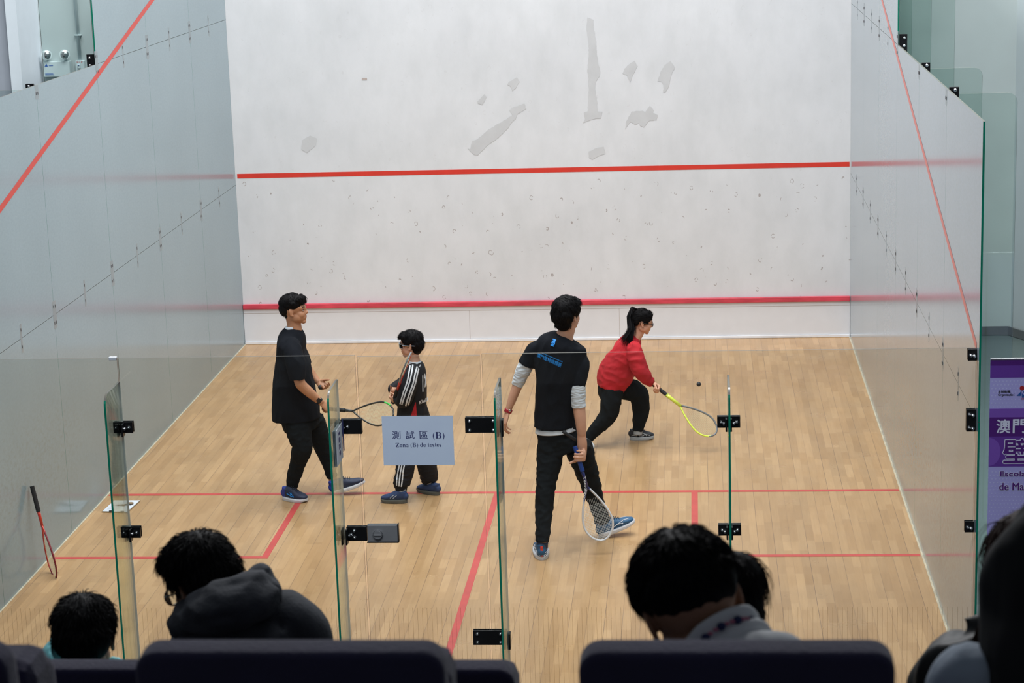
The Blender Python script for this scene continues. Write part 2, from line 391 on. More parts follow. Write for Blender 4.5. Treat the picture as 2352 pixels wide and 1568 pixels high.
# ---- side walls of glass panels with patch fittings
TH = .012
def line_z(y): return 2.13+2.44*y/9.75
def fitting(parent, x, y, zc, four, sg):
    bm = bmesh.new(); w = .042 if four else .020; edge = zc > 3 and y < 4.8
    xi = x+sg*.0005
    box(bm, (min(x-sg*.002, xi), y-w, zc-.105), (max(x-sg*.002, xi), y+w, zc-.004 if edge else zc+.105), 0)
    o = finish('patch_fitting', bm, 'fitting_grey', parent)
    for dy in ((-.02, .02) if four else (0,)):
        for dz in ((-.062,) if edge else (-.062, .062)):
            b = bmesh.new(); cyl(b, (xi-sg*.001, y+dy, zc+dz-.011), (xi-sg*.001, y+dy, zc+dz+.011), .0045, seg=8)
            finish('bolt', b, 'fitting_bolt', o)
for side in ('left', 'right'):
    sg = 1 if side == 'left' else -1           # direction into the court
    x0 = 0 if side == 'left' else XW
    wm = side+'_glass_wall'
    root = empty('wall_'+side, (x0, 4.8, 0), kind='structure')
    ys = [-.1, 1.6, 3.24, 4.865, 6.5, 8.13, 9.75]
    for row, (za, zb) in enumerate(((.002, 1.714), (1.7175, 3.437), (3.4405, 5.16))):
        for a, b in zip(ys, ys[1:]):
            if row == 2 and a < 4.8: continue
            bm = bmesh.new()
            fs = box(bm, (min(x0, x0-sg*TH), a+.0016, za), (max(x0, x0-sg*TH), b-.0016, zb))
            bm.normal_update()
            for f in bm.faces:
                f.material_index = 0 if abs(f.normal.x) > .5 else (1 if f.normal.y < -.5 else 2)
            finish('glass_panel', bm, [wm, 'glass_edge_green', 'glass_edge_pale'], root)
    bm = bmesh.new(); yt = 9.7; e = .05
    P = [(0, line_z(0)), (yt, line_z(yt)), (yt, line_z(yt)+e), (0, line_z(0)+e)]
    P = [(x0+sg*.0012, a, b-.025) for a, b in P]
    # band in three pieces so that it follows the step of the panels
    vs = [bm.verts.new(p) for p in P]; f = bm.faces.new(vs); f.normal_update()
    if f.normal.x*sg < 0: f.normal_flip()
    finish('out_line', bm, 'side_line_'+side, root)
    for zc in (1.716, 3.439):
        for k in range(0, 12):
            y = 9.75-.8125*(k+1)
            if y < .3 or (zc > 3 and y < 1.5): continue
            if zc > 3 and y < 4.7 and k % 2 == 0: continue
            fitting(root, x0, y, zc, k % 2 == 1, sg)
    # glass fins standing outside, with black angle brackets
    for yf, top in ((1.6, 3.406), (3.24, 3.406), (4.865, 5.2), (6.5, 5.2), (8.13, 5.2)):
        bm = bmesh.new(); xa = x0-sg*.014; xb = x0-sg*.44; r = .06
        prof = [(xa, .0), (xa, top), (xb+sg*r, top)]
        prof += [(xb+sg*r*(1-math.sin(q*PI/8)), top-r*(1-math.cos(q*PI/8))) for q in range(1, 4)]
        prof += [(xb, top-r), (xb, 0)]
        prism(bm, [(p[0], yf-.006, p[1]) for p in prof], (0, .012, 0), 0, 1)
        finish('glass_fin', bm, ['outer_fin_glass', 'glass_edge_pale'], root)
        zc = 3.43
        b = bmesh.new(); box(b, (x0-sg*.014, yf-.012, zc-.06), (x0-sg*.075, yf+.012, zc+.02 if yf < 4 else zc+.09), bevel=.003)
        o = finish('angle_bracket', b, 'black_metal', root)
        b = bmesh.new(); ball(b, (x0-sg*.05, yf-.014, zc+.0), .012); 
        if yf > 4: ball(b, (x0-sg*.05, yf-.014, zc+.06), .012)
        finish('bolt', b, 'chrome', o, smooth=True)

# ---- rear glass wall
back = empty('wall_back', (3.2, 0, 0), kind='structure')
def pane(xa, xb, zt, parent, name='glass_panel', yo=0):
    bm = bmesh.new(); box(bm, (xa, yo-.006, .01), (xb, yo+.006, zt)); bm.normal_update()
    for f in bm.faces: f.material_index = 0 if abs(f.normal.y) > .5 else 1
    return finish(name, bm, ['clear_glass', 'glass_edge_pale'], parent)
def stripes(xa, xb, parent):
    bm = bmesh.new(); k = math.ceil((xa+.006)/.0291)
    while k*.0291 < xb-.006:
        x = k*.0291; box(bm, (x-.0009, -.0072, .02), (x+.0009, -.0062, .57)); k += 1
    finish('etched_stripes', bm, 'stripe_film', parent)
door = empty('door_1', (3.18, 0, 0), kind='structure')
for xa, xb in ((.014, 1.385), (1.391, 2.808), (3.556, 4.982), (4.988, 6.396)):
    pane(xa, xb, 2.13, back); stripes(xa, xb, back)
pane(2.82, 3.545, 2.122, door, 'door_leaf'); stripes(2.82, 3.545, door)
def fin(x, top, dep, r, parent=back):
    bm = bmesh.new(); prof = [(-.008, .01), (-.008, top), (-dep+r, top)]
    prof += [(-dep+r*(1-math.sin(q*PI/12)), top-r*(1-math.cos(q*PI/12))) for q in range(1, 6)]
    prof += [(-dep, top-r), (-dep, .01)]
    prism(bm, [(x-.006, a, b) for a, b in prof], (.012, 0, 0), 0, 1)
    bm.normal_update()
    for f in bm.faces:
        if f.normal.z > .5: f.material_index = 2
        elif f.normal.y > .5: f.material_index = 3
    b_ = bmesh.new(); box(b_, (x-.0065, -.0085, .01), (x+.0065, -.0062, top)); finish('silicone_joint', b_, 'silicone', parent)
    finish('glass_fin', bm, ['fin_glass', 'glass_edge_green', 'glass_edge_pale', 'silicone'], parent)
for x, d in ((1.388, .335), (2.695, .33), (3.658, .36), (4.985, .34)): fin(x, 1.987, d, .07)
def bracket(xa, xb, za, zb, bolts, parent=back, xf=None, name='black_bracket', dep=.05):
    bm = bmesh.new(); box(bm, (xa, -.022, za), (xb, -.0085, zb), bevel=.002); box(bm, (xa, .0085, za), (xb, .016, zb), bevel=.002)
    if xf is not None:
        box(bm, (xf-.019, -dep-.02, za-.012), (xf-.0085, -.014, zb-.004), bevel=.002)
        box(bm, (xf+.0085, -dep-.02, za-.012), (xf+.019, -.014, zb-.004), bevel=.002)
    o = finish(name, bm, 'black_metal', parent)
    for bx, bz, by in bolts:
        b = bmesh.new(); ball(b, (bx, by, bz), (.0105, .011, .0105), 14, 10); cyl(b, (bx, by+.012, bz), (bx, by, bz), .011)
        finish('bolt', b, 'chrome', o, smooth=True)
    return o
for zc in (1.709, 1.055):
    bracket(1.337, 1.455, zc-.034, zc+.034, [(1.358, zc, -.026), (1.372, zc-.002, -.045), (1.41, zc-.002, -.045), (1.432, zc, -.026)], xf=1.388)
for zc in (1.709, 1.053):
    bracket(4.919, 5.052, zc-.034, zc+.034, [(4.942, zc, -.026), (4.958, zc-.004, -.045), (5.012, zc-.004, -.045), (5.030, zc, -.026)], xf=4.985)
bracket(2.705, 2.831, 1.657, 1.745, [(2.722, 1.699, -.045), (2.748, 1.703, -.026)], xf=2.697)
bracket(2.709, 2.833, .996, 1.083, [(2.728, 1.037, -.045), (2.757, 1.062, -.026), (2.757, 1.018, -.026), (2.738, 1.037, -.026)], xf=2.701)
for za, zb in ((1.657, 1.750), (.337, .428)):
    bracket(3.445, 3.652, za, zb, [(3.472, zb-.02, -.026), (3.472, za+.017, -.026), (3.612, zb-.02, -.026), (3.612, za+.017, -.026)], xf=3.655)
bracket(6.348, 6.399, 2.058, 2.128, [(6.364, 2.09, -.026), (6.382, 2.088, -.04)], name='corner_bracket')
bracket(6.346, 6.399, 1.640, 1.772, [(6.362, 1.742, -.026), (6.38, 1.740, -.04), (6.362, 1.664, -.026), (6.38, 1.662, -.04)], name='corner_bracket')
bracket(6.346, 6.399, 1.032, 1.098, [(6.362, 1.064, -.026), (6.38, 1.062, -.04)], name='corner_bracket')
# lock on the door
lk = finish('lock', (lambda b: (box(b, (2.838, -.045, .995), (3.020, -.0085, 1.103), bevel=.006), b)[1])(bmesh.new()), 'lock_grey', door)
b = bmesh.new(); box(b, (2.834, -.0435, .990), (3.024, -.0082, .9945)); box(b, (3.0205, -.04, .992), (3.026, -.0085, 1.105)); finish('lock_case_rim', b, 'black_metal', lk)
b = bmesh.new(); cyl(b, (2.902, -.062, 1.045), (2.902, -.044, 1.045), .025, .029, 24); box(b, (2.880, -.07, 1.041), (2.924, -.06, 1.049), bevel=.002)
finish('knob', b, 'lock_grey', lk, smooth=False)
b = bmesh.new()
for k in range(22):
    a = 2*PI*k/22; cyl(b, (2.902+.0285*math.cos(a), -.058, 1.045+.0285*math.sin(a)), (2.902+.0285*math.cos(a), -.046, 1.045+.0285*math.sin(a)), .0018, seg=6)
finish('knob_knurling', b, 'chrome', lk)

# ------------------------------------------------------------------ lettering
def text_bm(body, extrude=0.0, bold=0.0):
    cu = bpy.data.curves.new('t', 'FONT'); cu.body = body; cu.resolution_u = 3; cu.offset = bold
    o = bpy.data.objects.new('t', cu); C.objects.link(o)
    dg = bpy.context.evaluated_depsgraph_get(); dg.update()
    me = bpy.data.meshes.new_from_object(o.evaluated_get(dg)); bpy.data.objects.remove(o); bpy.data.curves.remove(cu)
    b = bmesh.new(); b.from_mesh(me); bpy.data.meshes.remove(me); return b
def fit_to(b, fn):
    """map the text's bounding box to 0..1 x 0..1, then through fn(s, t) -> point"""
    xs = [v.co.x for v in b.verts]; ys = [v.co.y for v in b.verts]
    if not xs: return b
    x0, x1, y0, y1 = min(xs), max(xs), min(ys), max(ys)
    for v in b.verts: v.co = fn((v.co.x-x0)/max(1e-6, x1-x0), (v.co.y-y0)/max(1e-6, y1-y0))
    return b
def join_bm(dst, src, mi=0):
    mp = {}
    for v in src.verts: mp[v] = dst.verts.new(v.co)
    for f in src.faces:
        try: dst.faces.new([mp[v] for v in f.verts]).material_index = mi
        except ValueError: pass
    src.free()
def text_heavy(dst, body, x0, x1, z0, z1, y, d, mi=0):
    """heavier strokes: the same lettering laid down several times, slightly shifted"""
    for k in range(8): text_rect(dst, body, x0+d*math.cos(k*PI/4), x1+d*math.cos(k*PI/4), z0+d*math.sin(k*PI/4), z1+d*math.sin(k*PI/4), y-.00003*k, mi)
def text_rect(dst, body, x0, x1, z0, z1, y, mi=0, bold=0.0):
    join_bm(dst, fit_to(text_bm(body, bold=bold), lambda s, t: V((x0+(x1-x0)*s, y, z0+(z1-z0)*t))), mi)
def arc(cx, cy, rx, ry, a0, a1, n=10):
    return [(cx+rx*math.cos(math.radians(a0+(a1-a0)*i/n)), cy+ry*math.sin(math.radians(a0+(a1-a0)*i/n))) for i in range(n+1)]
# bold serif letters as strokes: (points, width at start, width in the middle, width at end), advance
def ow(p): return p
SER = {
 'Z': ([([(.04, .66), (.58, .66)], .05, .05, .05), ([(.04, .55), (.07, .66)], .05, .05, .05), ([(.53, .64), (.10, .03)], .15, .15, .15), ([(.04, .025), (.60, .025)], .05, .05, .05), ([(.60, .16), (.57, .03)], .05, .05, .05)], .667),
 'o': ([(arc(.25, .23, .155, .205, 90, 270), .06, .15, .06), (arc(.25, .23, .155, .205, -90, 90), .06, .15, .06)], .5),
 'n': ([([(.13, 0), (.13, .44)], .13, .13, .13), ([(.02, .42), (.14, .44)], .04, .04, .04), ([(.02, .015), (.24, .015)], .03, .03, .03), (arc(.29, .30, .12, .14, 150, 0, 6)+[(.41, .02)], .04, .11, .13), ([(.31, .015), (.53, .015)], .03, .03, .03)], .556),
 'a': ([(arc(.22, .32, .13, .12, 160, 0, 6)+[(.35, .08), (.40, .02), (.46, .04)], .10, .12, .04), (arc(.20, .12, .10, .10, 60, 330, 8)+[(.33, .12)], .05, .10, .04), ([(.34, .25), (.20, .21)], .04, .04, .04)], .5),
 '(': ([(arc(.30, .25, .20, .42, 115, 245, 10), .03, .11, .03)], .333),
 ')': ([(arc(.03, .25, .20, .42, 65, -65, 10), .03, .11, .03)], .333),
 'B': ([([(.15, 0), (.15, .68)], .15, .15, .15), ([(.02, .665), (.36, .665)], .035, .035, .035), ([(.02, .015), (.36, .015)], .035, .035, .035), ([(.15, .35), (.34, .35)], .035, .035, .035), (arc(.34, .51, .17, .155, 90, -90), .04, .15, .04), (arc(.34, .18, .21, .17, 90, -90), .04, .16, .04)], .667),
 'd': ([([(.40, 0), (.40, .67)], .13, .13, .13), ([(.29, .665), (.41, .665)], .035, .035, .035), (arc(.24, .23, .155, .21, 60, 300), .05, .14, .05), ([(.40, .015), (.52, .015)], .035, .035, .035)], .556),
 'e': ([(arc(.24, .23, .165, .21, 0, 320, 14), .05, .13, .03), ([(.10, .24), (.40, .24)], .035, .035, .035)], .444),
 't': ([([(.16, .62), (.16, .10), (.21, .04), (.31, .08)], .10, .13, .03), ([(.02, .43), (.31, .43)], .035, .035, .035)], .333),
 's': ([(arc(.19, .34, .11, .105, 30, 210, 6)+[(.20, .23)]+arc(.20, .12, .12, .11, 60, -150, 6), .05, .12, .05)], .389),
}
def serif_bm(body):
    b = bmesh.new(); x = 0
    for ch in body:
        if ch == ' ': x += .25; continue
        st, adv = SER[ch]
        for P, w0, w1, w2 in st:
            n = len(P); prev = None
            for i, (px_, py_) in enumerate(P):
                a = P[max(i-1, 0)]; c = P[min(i+1, n-1)]; d = math.hypot(c[0]-a[0], c[1]-a[1]) or 1
                nx, ny = -(c[1]-a[1])/d, (c[0]-a[0])/d; t = i/(n-1)
                ww = (w0+(w1-w0)*t*2 if t < .5 else w1+(w2-w1)*(t-.5)*2)/2
                q = (b.verts.new((x+px_+nx*ww, py_+ny*ww, 0)), b.verts.new((x+px_-nx*ww, py_-ny*ww, 0)))
                if prev: b.faces.new((prev[0], q[0], q[1], prev[1]))
                prev = q
        x += adv
    return b

# ------------------------------------------------------------------ notices and things fixed on the glass
mat('notice_paper', (.70, .81, 1.0), .65, var=.02)
mat('notice_ink', (.035, .045, .17), .6)
mat('paper_white', (.62, .66, .72), .7, var=.02)
mat('ink_black', (.02, .02, .025), .6)
bm = bmesh.new(); box(bm, (2.951, -.0105, 1.461), (3.373, -.0085, 1.761))
X = lambda u: 2.951+(u-879.5)/162.5*.422
Zz = lambda v: 1.761-(v-954.5)/112*.300
yy = -.0112
for ch, a, b in (('測', 901.8, 920.9), ('試', 932.8, 953), ('區', 964.8, 983.8)):
    text_rect(bm, ch, X(a), X(b), Zz(1006.6), Zz(988.4), yy, 1, .004)
join_bm(bm, fit_to(serif_bm('(B)'), lambda s, t: V((X(994.8+26.8*s), yy, Zz(1008.8-17.6*t)))), 1)
join_bm(bm, fit_to(serif_bm('Zona (B) de testes'), lambda s, t: V((X(908.7+105*s), yy, Zz(1026.8-11.2*t)))), 1)
finish('notice_sheet', bm, ['notice_paper', 'notice_ink'], label='pale blue printed notice reading Zona (B) de testes taped on the glass door', cat='notice')
# papers clipped to the side of the door fin
t = empty('paper_holder', (2.68, -.15, 1.6), 'narrow holder of white sheets fixed flat on the glass fin left of the door', 'document holder')
b = bmesh.new()
for k in range(3): box(b, (2.704+.006*k, -.29+.004*k, 1.53), (2.707+.006*k, -.10, 1.745))
finish('plastic_pocket', b, 'fitting_grey', t)
b = bmesh.new(); box(b, (2.722, -.285, 1.535), (2.7245, -.085, 1.745)); 
for k, (z0, z1) in enumerate(((1.70, 1.715), (1.655, 1.685), (1.615, 1.645), (1.575, 1.60))):
    box(b, (2.7245, -.21, z0), (2.7252, -.16, z1), 1)
finish('sheet', b, ['paper_white', 'notice_ink'], t)
b = bmesh.new(); box(b, (2.727, -.09, 1.57), (2.730, -.06, 1.76)); finish('backing_card', b, 'notice_ink', t)
# etched maker's mark on the fin right of the door
b = bmesh.new()
for k in range(9): box(b, (3.6655, -.30+.012*(k % 3), 1.955-.018*k), (3.6662, -.17-.01*(k % 2), 1.962-.018*k))
finish('etched_mark', b, 'paper_white', back)
bm = bmesh.new(); box(bm, (1.337, -.012, 2.118), (1.383, .012, 2.138), bevel=.003)
finish('glass_clip', bm, 'paper_white', label='small white clip on top of the rear glass at the left joint', cat='clip')

# ------------------------------------------------------------------ hall around the court
bm = bmesh.new(); box(bm, (-8, 9.9, -.3), (-2.02, 10.1, 8), 0); finish('wall_hall_left', bm, 'hall_wall', kind='structure')

bm = bmesh.new(); box(bm, (-2.02, 9.9, -.3), (-.0, 10.1, 8), 0); finish('wall_hall_left', bm, 'hall_wall', kind='structure')
bm = bmesh.new(); box(bm, (-2.145, 9.2, -.3), (-2.03, 9.9, 8), 0); box(bm, (-8, 9.3, -.3), (-2.145, 9.9, 8), 1)
finish('trim_1', bm, ['pillar_white', 'hall_panel'], kind='structure')
bm = bmesh.new(); box(bm, (6.41, 9.9, -.3), (8.07, 10.1, 8)); finish('wall_hall_right', bm, 'hall_wall_right', kind='structure')
bm = bmesh.new(); prism(bm, [(8.07, 9.9, -.3), (8.07, 10.1, -.3), (12, 10.1, -.3), (12, 2, -.3), (8.9, 2, -.3), (8.9, 8.3, -.3)], (0, 0, 8.3)); finish('wall_hall_side', bm, 'hall_wall', kind='structure')
bm = bmesh.new(); box(bm, (6.42, 9.885, -.035), (8.06, 9.899, .055)); prism(bm, [(8.055, 9.89, -.035), (8.885, 8.29, -.035), (8.87, 8.28, -.035), (8.04, 9.88, -.035)], (0, 0, .09)); finish('baseboard_right', bm, 'hall_skirting', kind='structure')
bm = bmesh.new(); box(bm, (6.412, -3, -.10), (14, 10, -.04)); box(bm, (-8, -3, -.10), (-.012, 10, -.04)); finish('floor_hall', bm, 'hall_floor', kind='structure')

# emergency light
mat('lamp_white', (.62, .70, .72), .5, var=.02); mat('lamp_blue', (.03, .12, .45), .5); mat('reflector', (.85, .86, .86), .22, metal=1)
t = empty('emergency_light', (-1.85, 9.85, 2.9), 'white twin-head emergency light box on the wall at the upper left', 'emergency light')
bm = bmesh.new(); box(bm, (-1.995, 9.82, 2.885), (-1.708, 9.899, 3.045), bevel=.006); body = finish('case', bm, 'lamp_white', t)
b = bmesh.new(); prism(b, [(-1.975, 9.819, 2.995), (-1.955, 9.819, 3.025), (-1.94, 9.819, 2.995)], (0, -.001, 0)); finish('printed_emblem', b, 'lamp_blue', body)
for q in ((-1.93, 3.0, -1.885, 3.006), (-1.975, 2.905, -1.88, 2.912), (-1.975, 2.917, -1.89, 2.922)):
    b = bmesh.new(); box(b, (q[0], 9.818, q[1]), (q[2], 9.8195, q[3])); finish('printed_line', b, 'lamp_blue', body)
for x in (-1.947, -1.755):
    dr = V((.28, -.95, .10)).normalized(); hc = V((x, 9.83, 3.115))
    b = bmesh.new(); cyl(b, (x, 9.85, 3.04), (x, 9.85, 3.07), .018); ball(b, hc, (.048, .040, .054), 20, 12); cyl(b, hc, hc+dr*.030, .050, .054, 24)
    h = finish('lamp_head', b, 'lamp_white', t)
    b = bmesh.new(); ball(b, hc+dr*.030, (.047, .016, .047), 12, 7, mtx=dr.to_track_quat('-Y', 'Z').to_matrix()); finish('reflector', b, 'reflector', h)
t = empty('switch_box', (-1.6, 9.88, 2.99), 'small grey socket box right of the emergency light under the conduit', 'socket')
b = bmesh.new(); box(b, (-1.655, 9.85, 2.90), (-1.56, 9.899, 3.045), bevel=.005); box(b, (-1.63, 9.835, 2.965), (-1.60, 9.85, 3.01), bevel=.004); finish('case', b, 'lamp_white', t)
b = bmesh.new(); ball(b, (-1.615, 9.834, 3.0), .007); finish('indicator', b, 'lamp_blue', t)
b = bmesh.new(); text_rect(b, 'E.L.P', -1.635, -1.575, 3.022, 3.036, 9.848); finish('red_marking', b, 'red_paint', t)
bm = bmesh.new(); tube(bm, [(-1.61, 9.88, 3.04), (-1.61, 9.88, 4.5), (-1.61, 9.88, 7.9)], .018, 10); box(bm, (-1.645, 9.86, 3.3), (-1.575, 9.899, 3.315)); 
finish('conduit_pipe', bm, 'lamp_white', smooth=True, label='pale conduit pipe running up the wall above the socket box', cat='pipe')

# roll-up banner behind the right wall
mat('banner_lilac', (.44, .42, .82), .45, var=.02); mat('banner_dot', (.54, .54, .88), .45)
mat('banner_purple', (.14, .045, .35), .45, var=.03); mat('banner_deep', (.09, .016, .20), .45, var=.03)
mat('banner_mid', (.21, .09, .48), .45, var=.03); mat('banner_text', (.74, .76, .92), .45); mat('banner_red', (.42, .02, .03), .5)
mat('banner_blue', (.02, .10, .36), .5); mat('banner_green', (.03, .25, .18), .5)
t = empty('rollup_banner', (6.9, 0, 0), 'purple roll-up banner with white Chinese lettering standing outside the right glass wall', 'banner')
BY = -.05
def bx(u): return at(u, 980, BY).x
def bz(v): return at(2320, v, BY).z
xl, xr = bx(2272), bx(2272)+.85
bm = bmesh.new(); box(bm, (xl, BY, .08), (xr, BY+.003, bz(826)), 0)
def brect(v0, v1, mi, off=.0008, x0=None, x1=None): box(bm, (x0 or xl, BY-off, bz(v1)), (x1 or xr, BY, bz(v0)), mi)
brect(826, 839, 3); brect(839, 867, 2)
brect(938, 958, 4); brect(958, 1002, 3); brect(1002, 1071, 2)
c0, cz = xl+.015, bz(1037)
pts = [(xl+.001, BY-.0012, cz-.085)]+[(xl+.005+.062*math.cos(math.radians(a)), BY-.0012, cz+.083*math.sin(math.radians(a))) for a in range(-80, 81, 16)]+[(xl+.001, BY-.0012, cz+.085)]
vs = [bm.verts.new(p) for p in pts]; bm.faces.new(vs).material_index = 4
# dots
for r in range(64):
    zz = bz(875)-r*.0215
    for k in range(42):
        x = xl+.012+k*.0205+(.01 if r % 2 else 0)
        if x > xr-.01 or zz < .12: continue
        if bz(1075) < zz < bz(934): continue
        vv = [bm.verts.new((x+.0042*math.cos(a*PI/3), BY-.0006, zz+.0042*math.sin(a*PI/3))) for a in range(6)]
        bm.faces.new(vv).material_index = 1
finish('printed_sheet', bm, ['banner_lilac', 'banner_dot', 'banner_purple', 'banner_deep', 'banner_mid'], t)
b = bmesh.new(); y2 = BY-.0016
text_heavy(b, '主辦機構：', bx(2291), bx(2320), bz(902), bz(896), y2, .0003)
text_heavy(b, 'Organização：', bx(2291), bx(2328), bz(910), bz(903.5), y2, .0004)
finish('small_print', b, 'ink_black', t)
b = bmesh.new(); text_heavy(b, '澳', bx(2289), bx(2320), bz(994), bz(963), y2, .0016); text_heavy(b, '門', bx(2327), bx(2358), bz(994), bz(963), y2, .002)
text_heavy(b, '特別行政區', bx(2366), bx(2536), bz(994), bz(963), y2, .0016)
finish('title_lettering', b, 'banner_text', t)
def outlined(txt, u0, u1, v1, v0, bold, ob):
    b = bmesh.new()
    for k in range(8):
        dx, dz = ob*math.cos(k*PI/4), ob*math.sin(k*PI/4)
        text_rect(b, txt, bx(u0)+dx, bx(u1)+dx, bz(v1)+dz, bz(v0)+dz, y2-.00004*k, 0, 0)
    finish('lettering_outline', b, 'banner_text', t)
    b = bmesh.new(); text_heavy(b, txt, bx(u0), bx(u1), bz(v1), bz(v0), y2-.001, bold); finish('lettering', b, 'banner_deep', t)
outlined('壁', 2306, 2364, 1062, 1008, .0026, .0072); outlined('球學校', 2375, 2520, 1062, 1008, .0026, .0072)
outlined('Escolas de Squash', 2299, 2472, 1096, 1082, .0012, .0036); outlined('de Macau 2024', 2298, 2440, 1125, 1108, .0012, .0036)
b = bmesh.new()
for i in range(20):
    a0, a1 = 2*PI*i/20, 2*PI*(i+1)/20; cx, cz2 = bx(2372), bz(1216)
    for r0, r1, mi in ((.082, .094, 1), (.068, .082, 0)):
        vs = [b.verts.new((cx+r*math.cos(a), y2, cz2+r*math.sin(a))) for r, a in ((r0, a0), (r1, a0), (r1, a1), (r0, a1))]; b.faces.new(vs).material_index = mi
finish('ring_emblem', b, ['banner_green', 'banner_text'], t)
b = bmesh.new(); cyl(b, (bx(2345.5), y2-.001, bz(891)), (bx(2345.5), y2, bz(891)), .0135, seg=20, mi=0)
for P in ([(2333, 909), (2344.5, 898), (2344.5, 909)], [(2345.5, 913), (2345.5, 903), (2357, 913)], [(2347, 899), (2357, 899), (2357, 911)]):
    vs = [b.verts.new((bx(u), y2, bz(v))) for u, v in P]; b.faces.new(vs).material_index = 1
text_rect(b, 'DESPORTO', bx(2345), bx(2372), bz(918), bz(914), y2, 0)
finish('sports_emblem', b, ['banner_red', 'banner_blue'], t)
b = bmesh.new(); cyl(b, (xl, BY+.003, bz(824.5)), (xr, BY+.003, bz(824.5)), .008); finish('top_rail', b, 'chrome', t)
b = bmesh.new(); box(b, (xl-.01, BY-.06, -.0395), (xr+.01, BY+.06, .08), bevel=.01); finish('base_case', b, 'chrome', t)
b = bmesh.new(); cyl(b, ((xl+xr)/2, BY+.03, .08), ((xl+xr)/2, BY+.012, bz(826)), .006); finish('pole', b, 'black_metal', t)

# ------------------------------------------------------------------ clipboard, ball, rackets
mat('clipboard_brown', (.23, .16, .09), .6); mat('pen_black', (.02, .02, .022), .3)
t = empty('clipboard', (.2, 3.93, 0), 'clipboard with white printed sheets lying on the floor by the left wall', 'clipboard')
P = [atz(*q, .009) for q in ((233, 1174), (292, 1176), (323, 1148), (262, 1148))]
def quadpt(s, q): return (P[0]*(1-s)+P[1]*s)*(1-q)+(P[3]*(1-s)+P[2]*s)*q
b = bmesh.new(); prism(b, [p-V((0, 0, .003)) for p in P], (0, 0, -.004)); finish('board', b, 'clipboard_brown', t)
b = bmesh.new(); prism(b, [quadpt(*q) for q in ((.03, .03), (.97, .02), (.98, .98), (.02, .97))], (0, 0, -.0025)); sh = finish('paper_sheets', b, 'paper_white', t)
b = bmesh.new()
for k in range(9):
    q = .12+.09*k
    vs = [b.verts.new(quadpt(a, c)+V((0, 0, .0004))) for a, c in ((.12, q), (.12+.5*random.uniform(.5, 1.4), q), (.62, q+.012), (.12, q+.012))]; b.faces.new(vs)
finish('printed_lines', b, 'hall_skirting', sh)
b = bmesh.new()
for s in (.35, .8):
    b = bmesh.new(); a = quadpt(s, .03); box(b, a-V((.014, .004, -.0002)), a+V((.014, .004, .006))); finish('clip', b, 'black_metal', t)
b = bmesh.new(); pa, pb = quadpt(.34, .50), quadpt(.86, .56); up = V((0, 0, .006)); tube(b, [pa+up, (pa+pb)/2+up, pb+up], .0035); finish('pen', b, 'pen_black', label='black pen lying across the clipboard sheets', cat='pen')
b = bmesh.new(); k = quadpt(.80, .62)+V((0, 0, .012)); ball(b, k, (.03, .02, .009)); tube(b, [k+V((-.02, -.01, -.004)), k+V((-.05, -.035, -.005)), k+V((-.06, -.02, -.005))], .004); ball(b, k+V((-.045, -.04, -.004)), (.014, .01, .005))
finish('key_bunch', b, 'clipboard_brown', smooth=True, label='small brown key fob with keys lying on the clipboard sheets', cat='keys')
mat('rubber_black', (.018, .020, .024), .6)
bm = bmesh.new(); ball(bm, at(1605, 882, 5.6), .0195, 24, 16); finish('squash_ball', bm, 'rubber_black', smooth=True, label='small black squash ball in flight above the yellow racket', cat='ball')

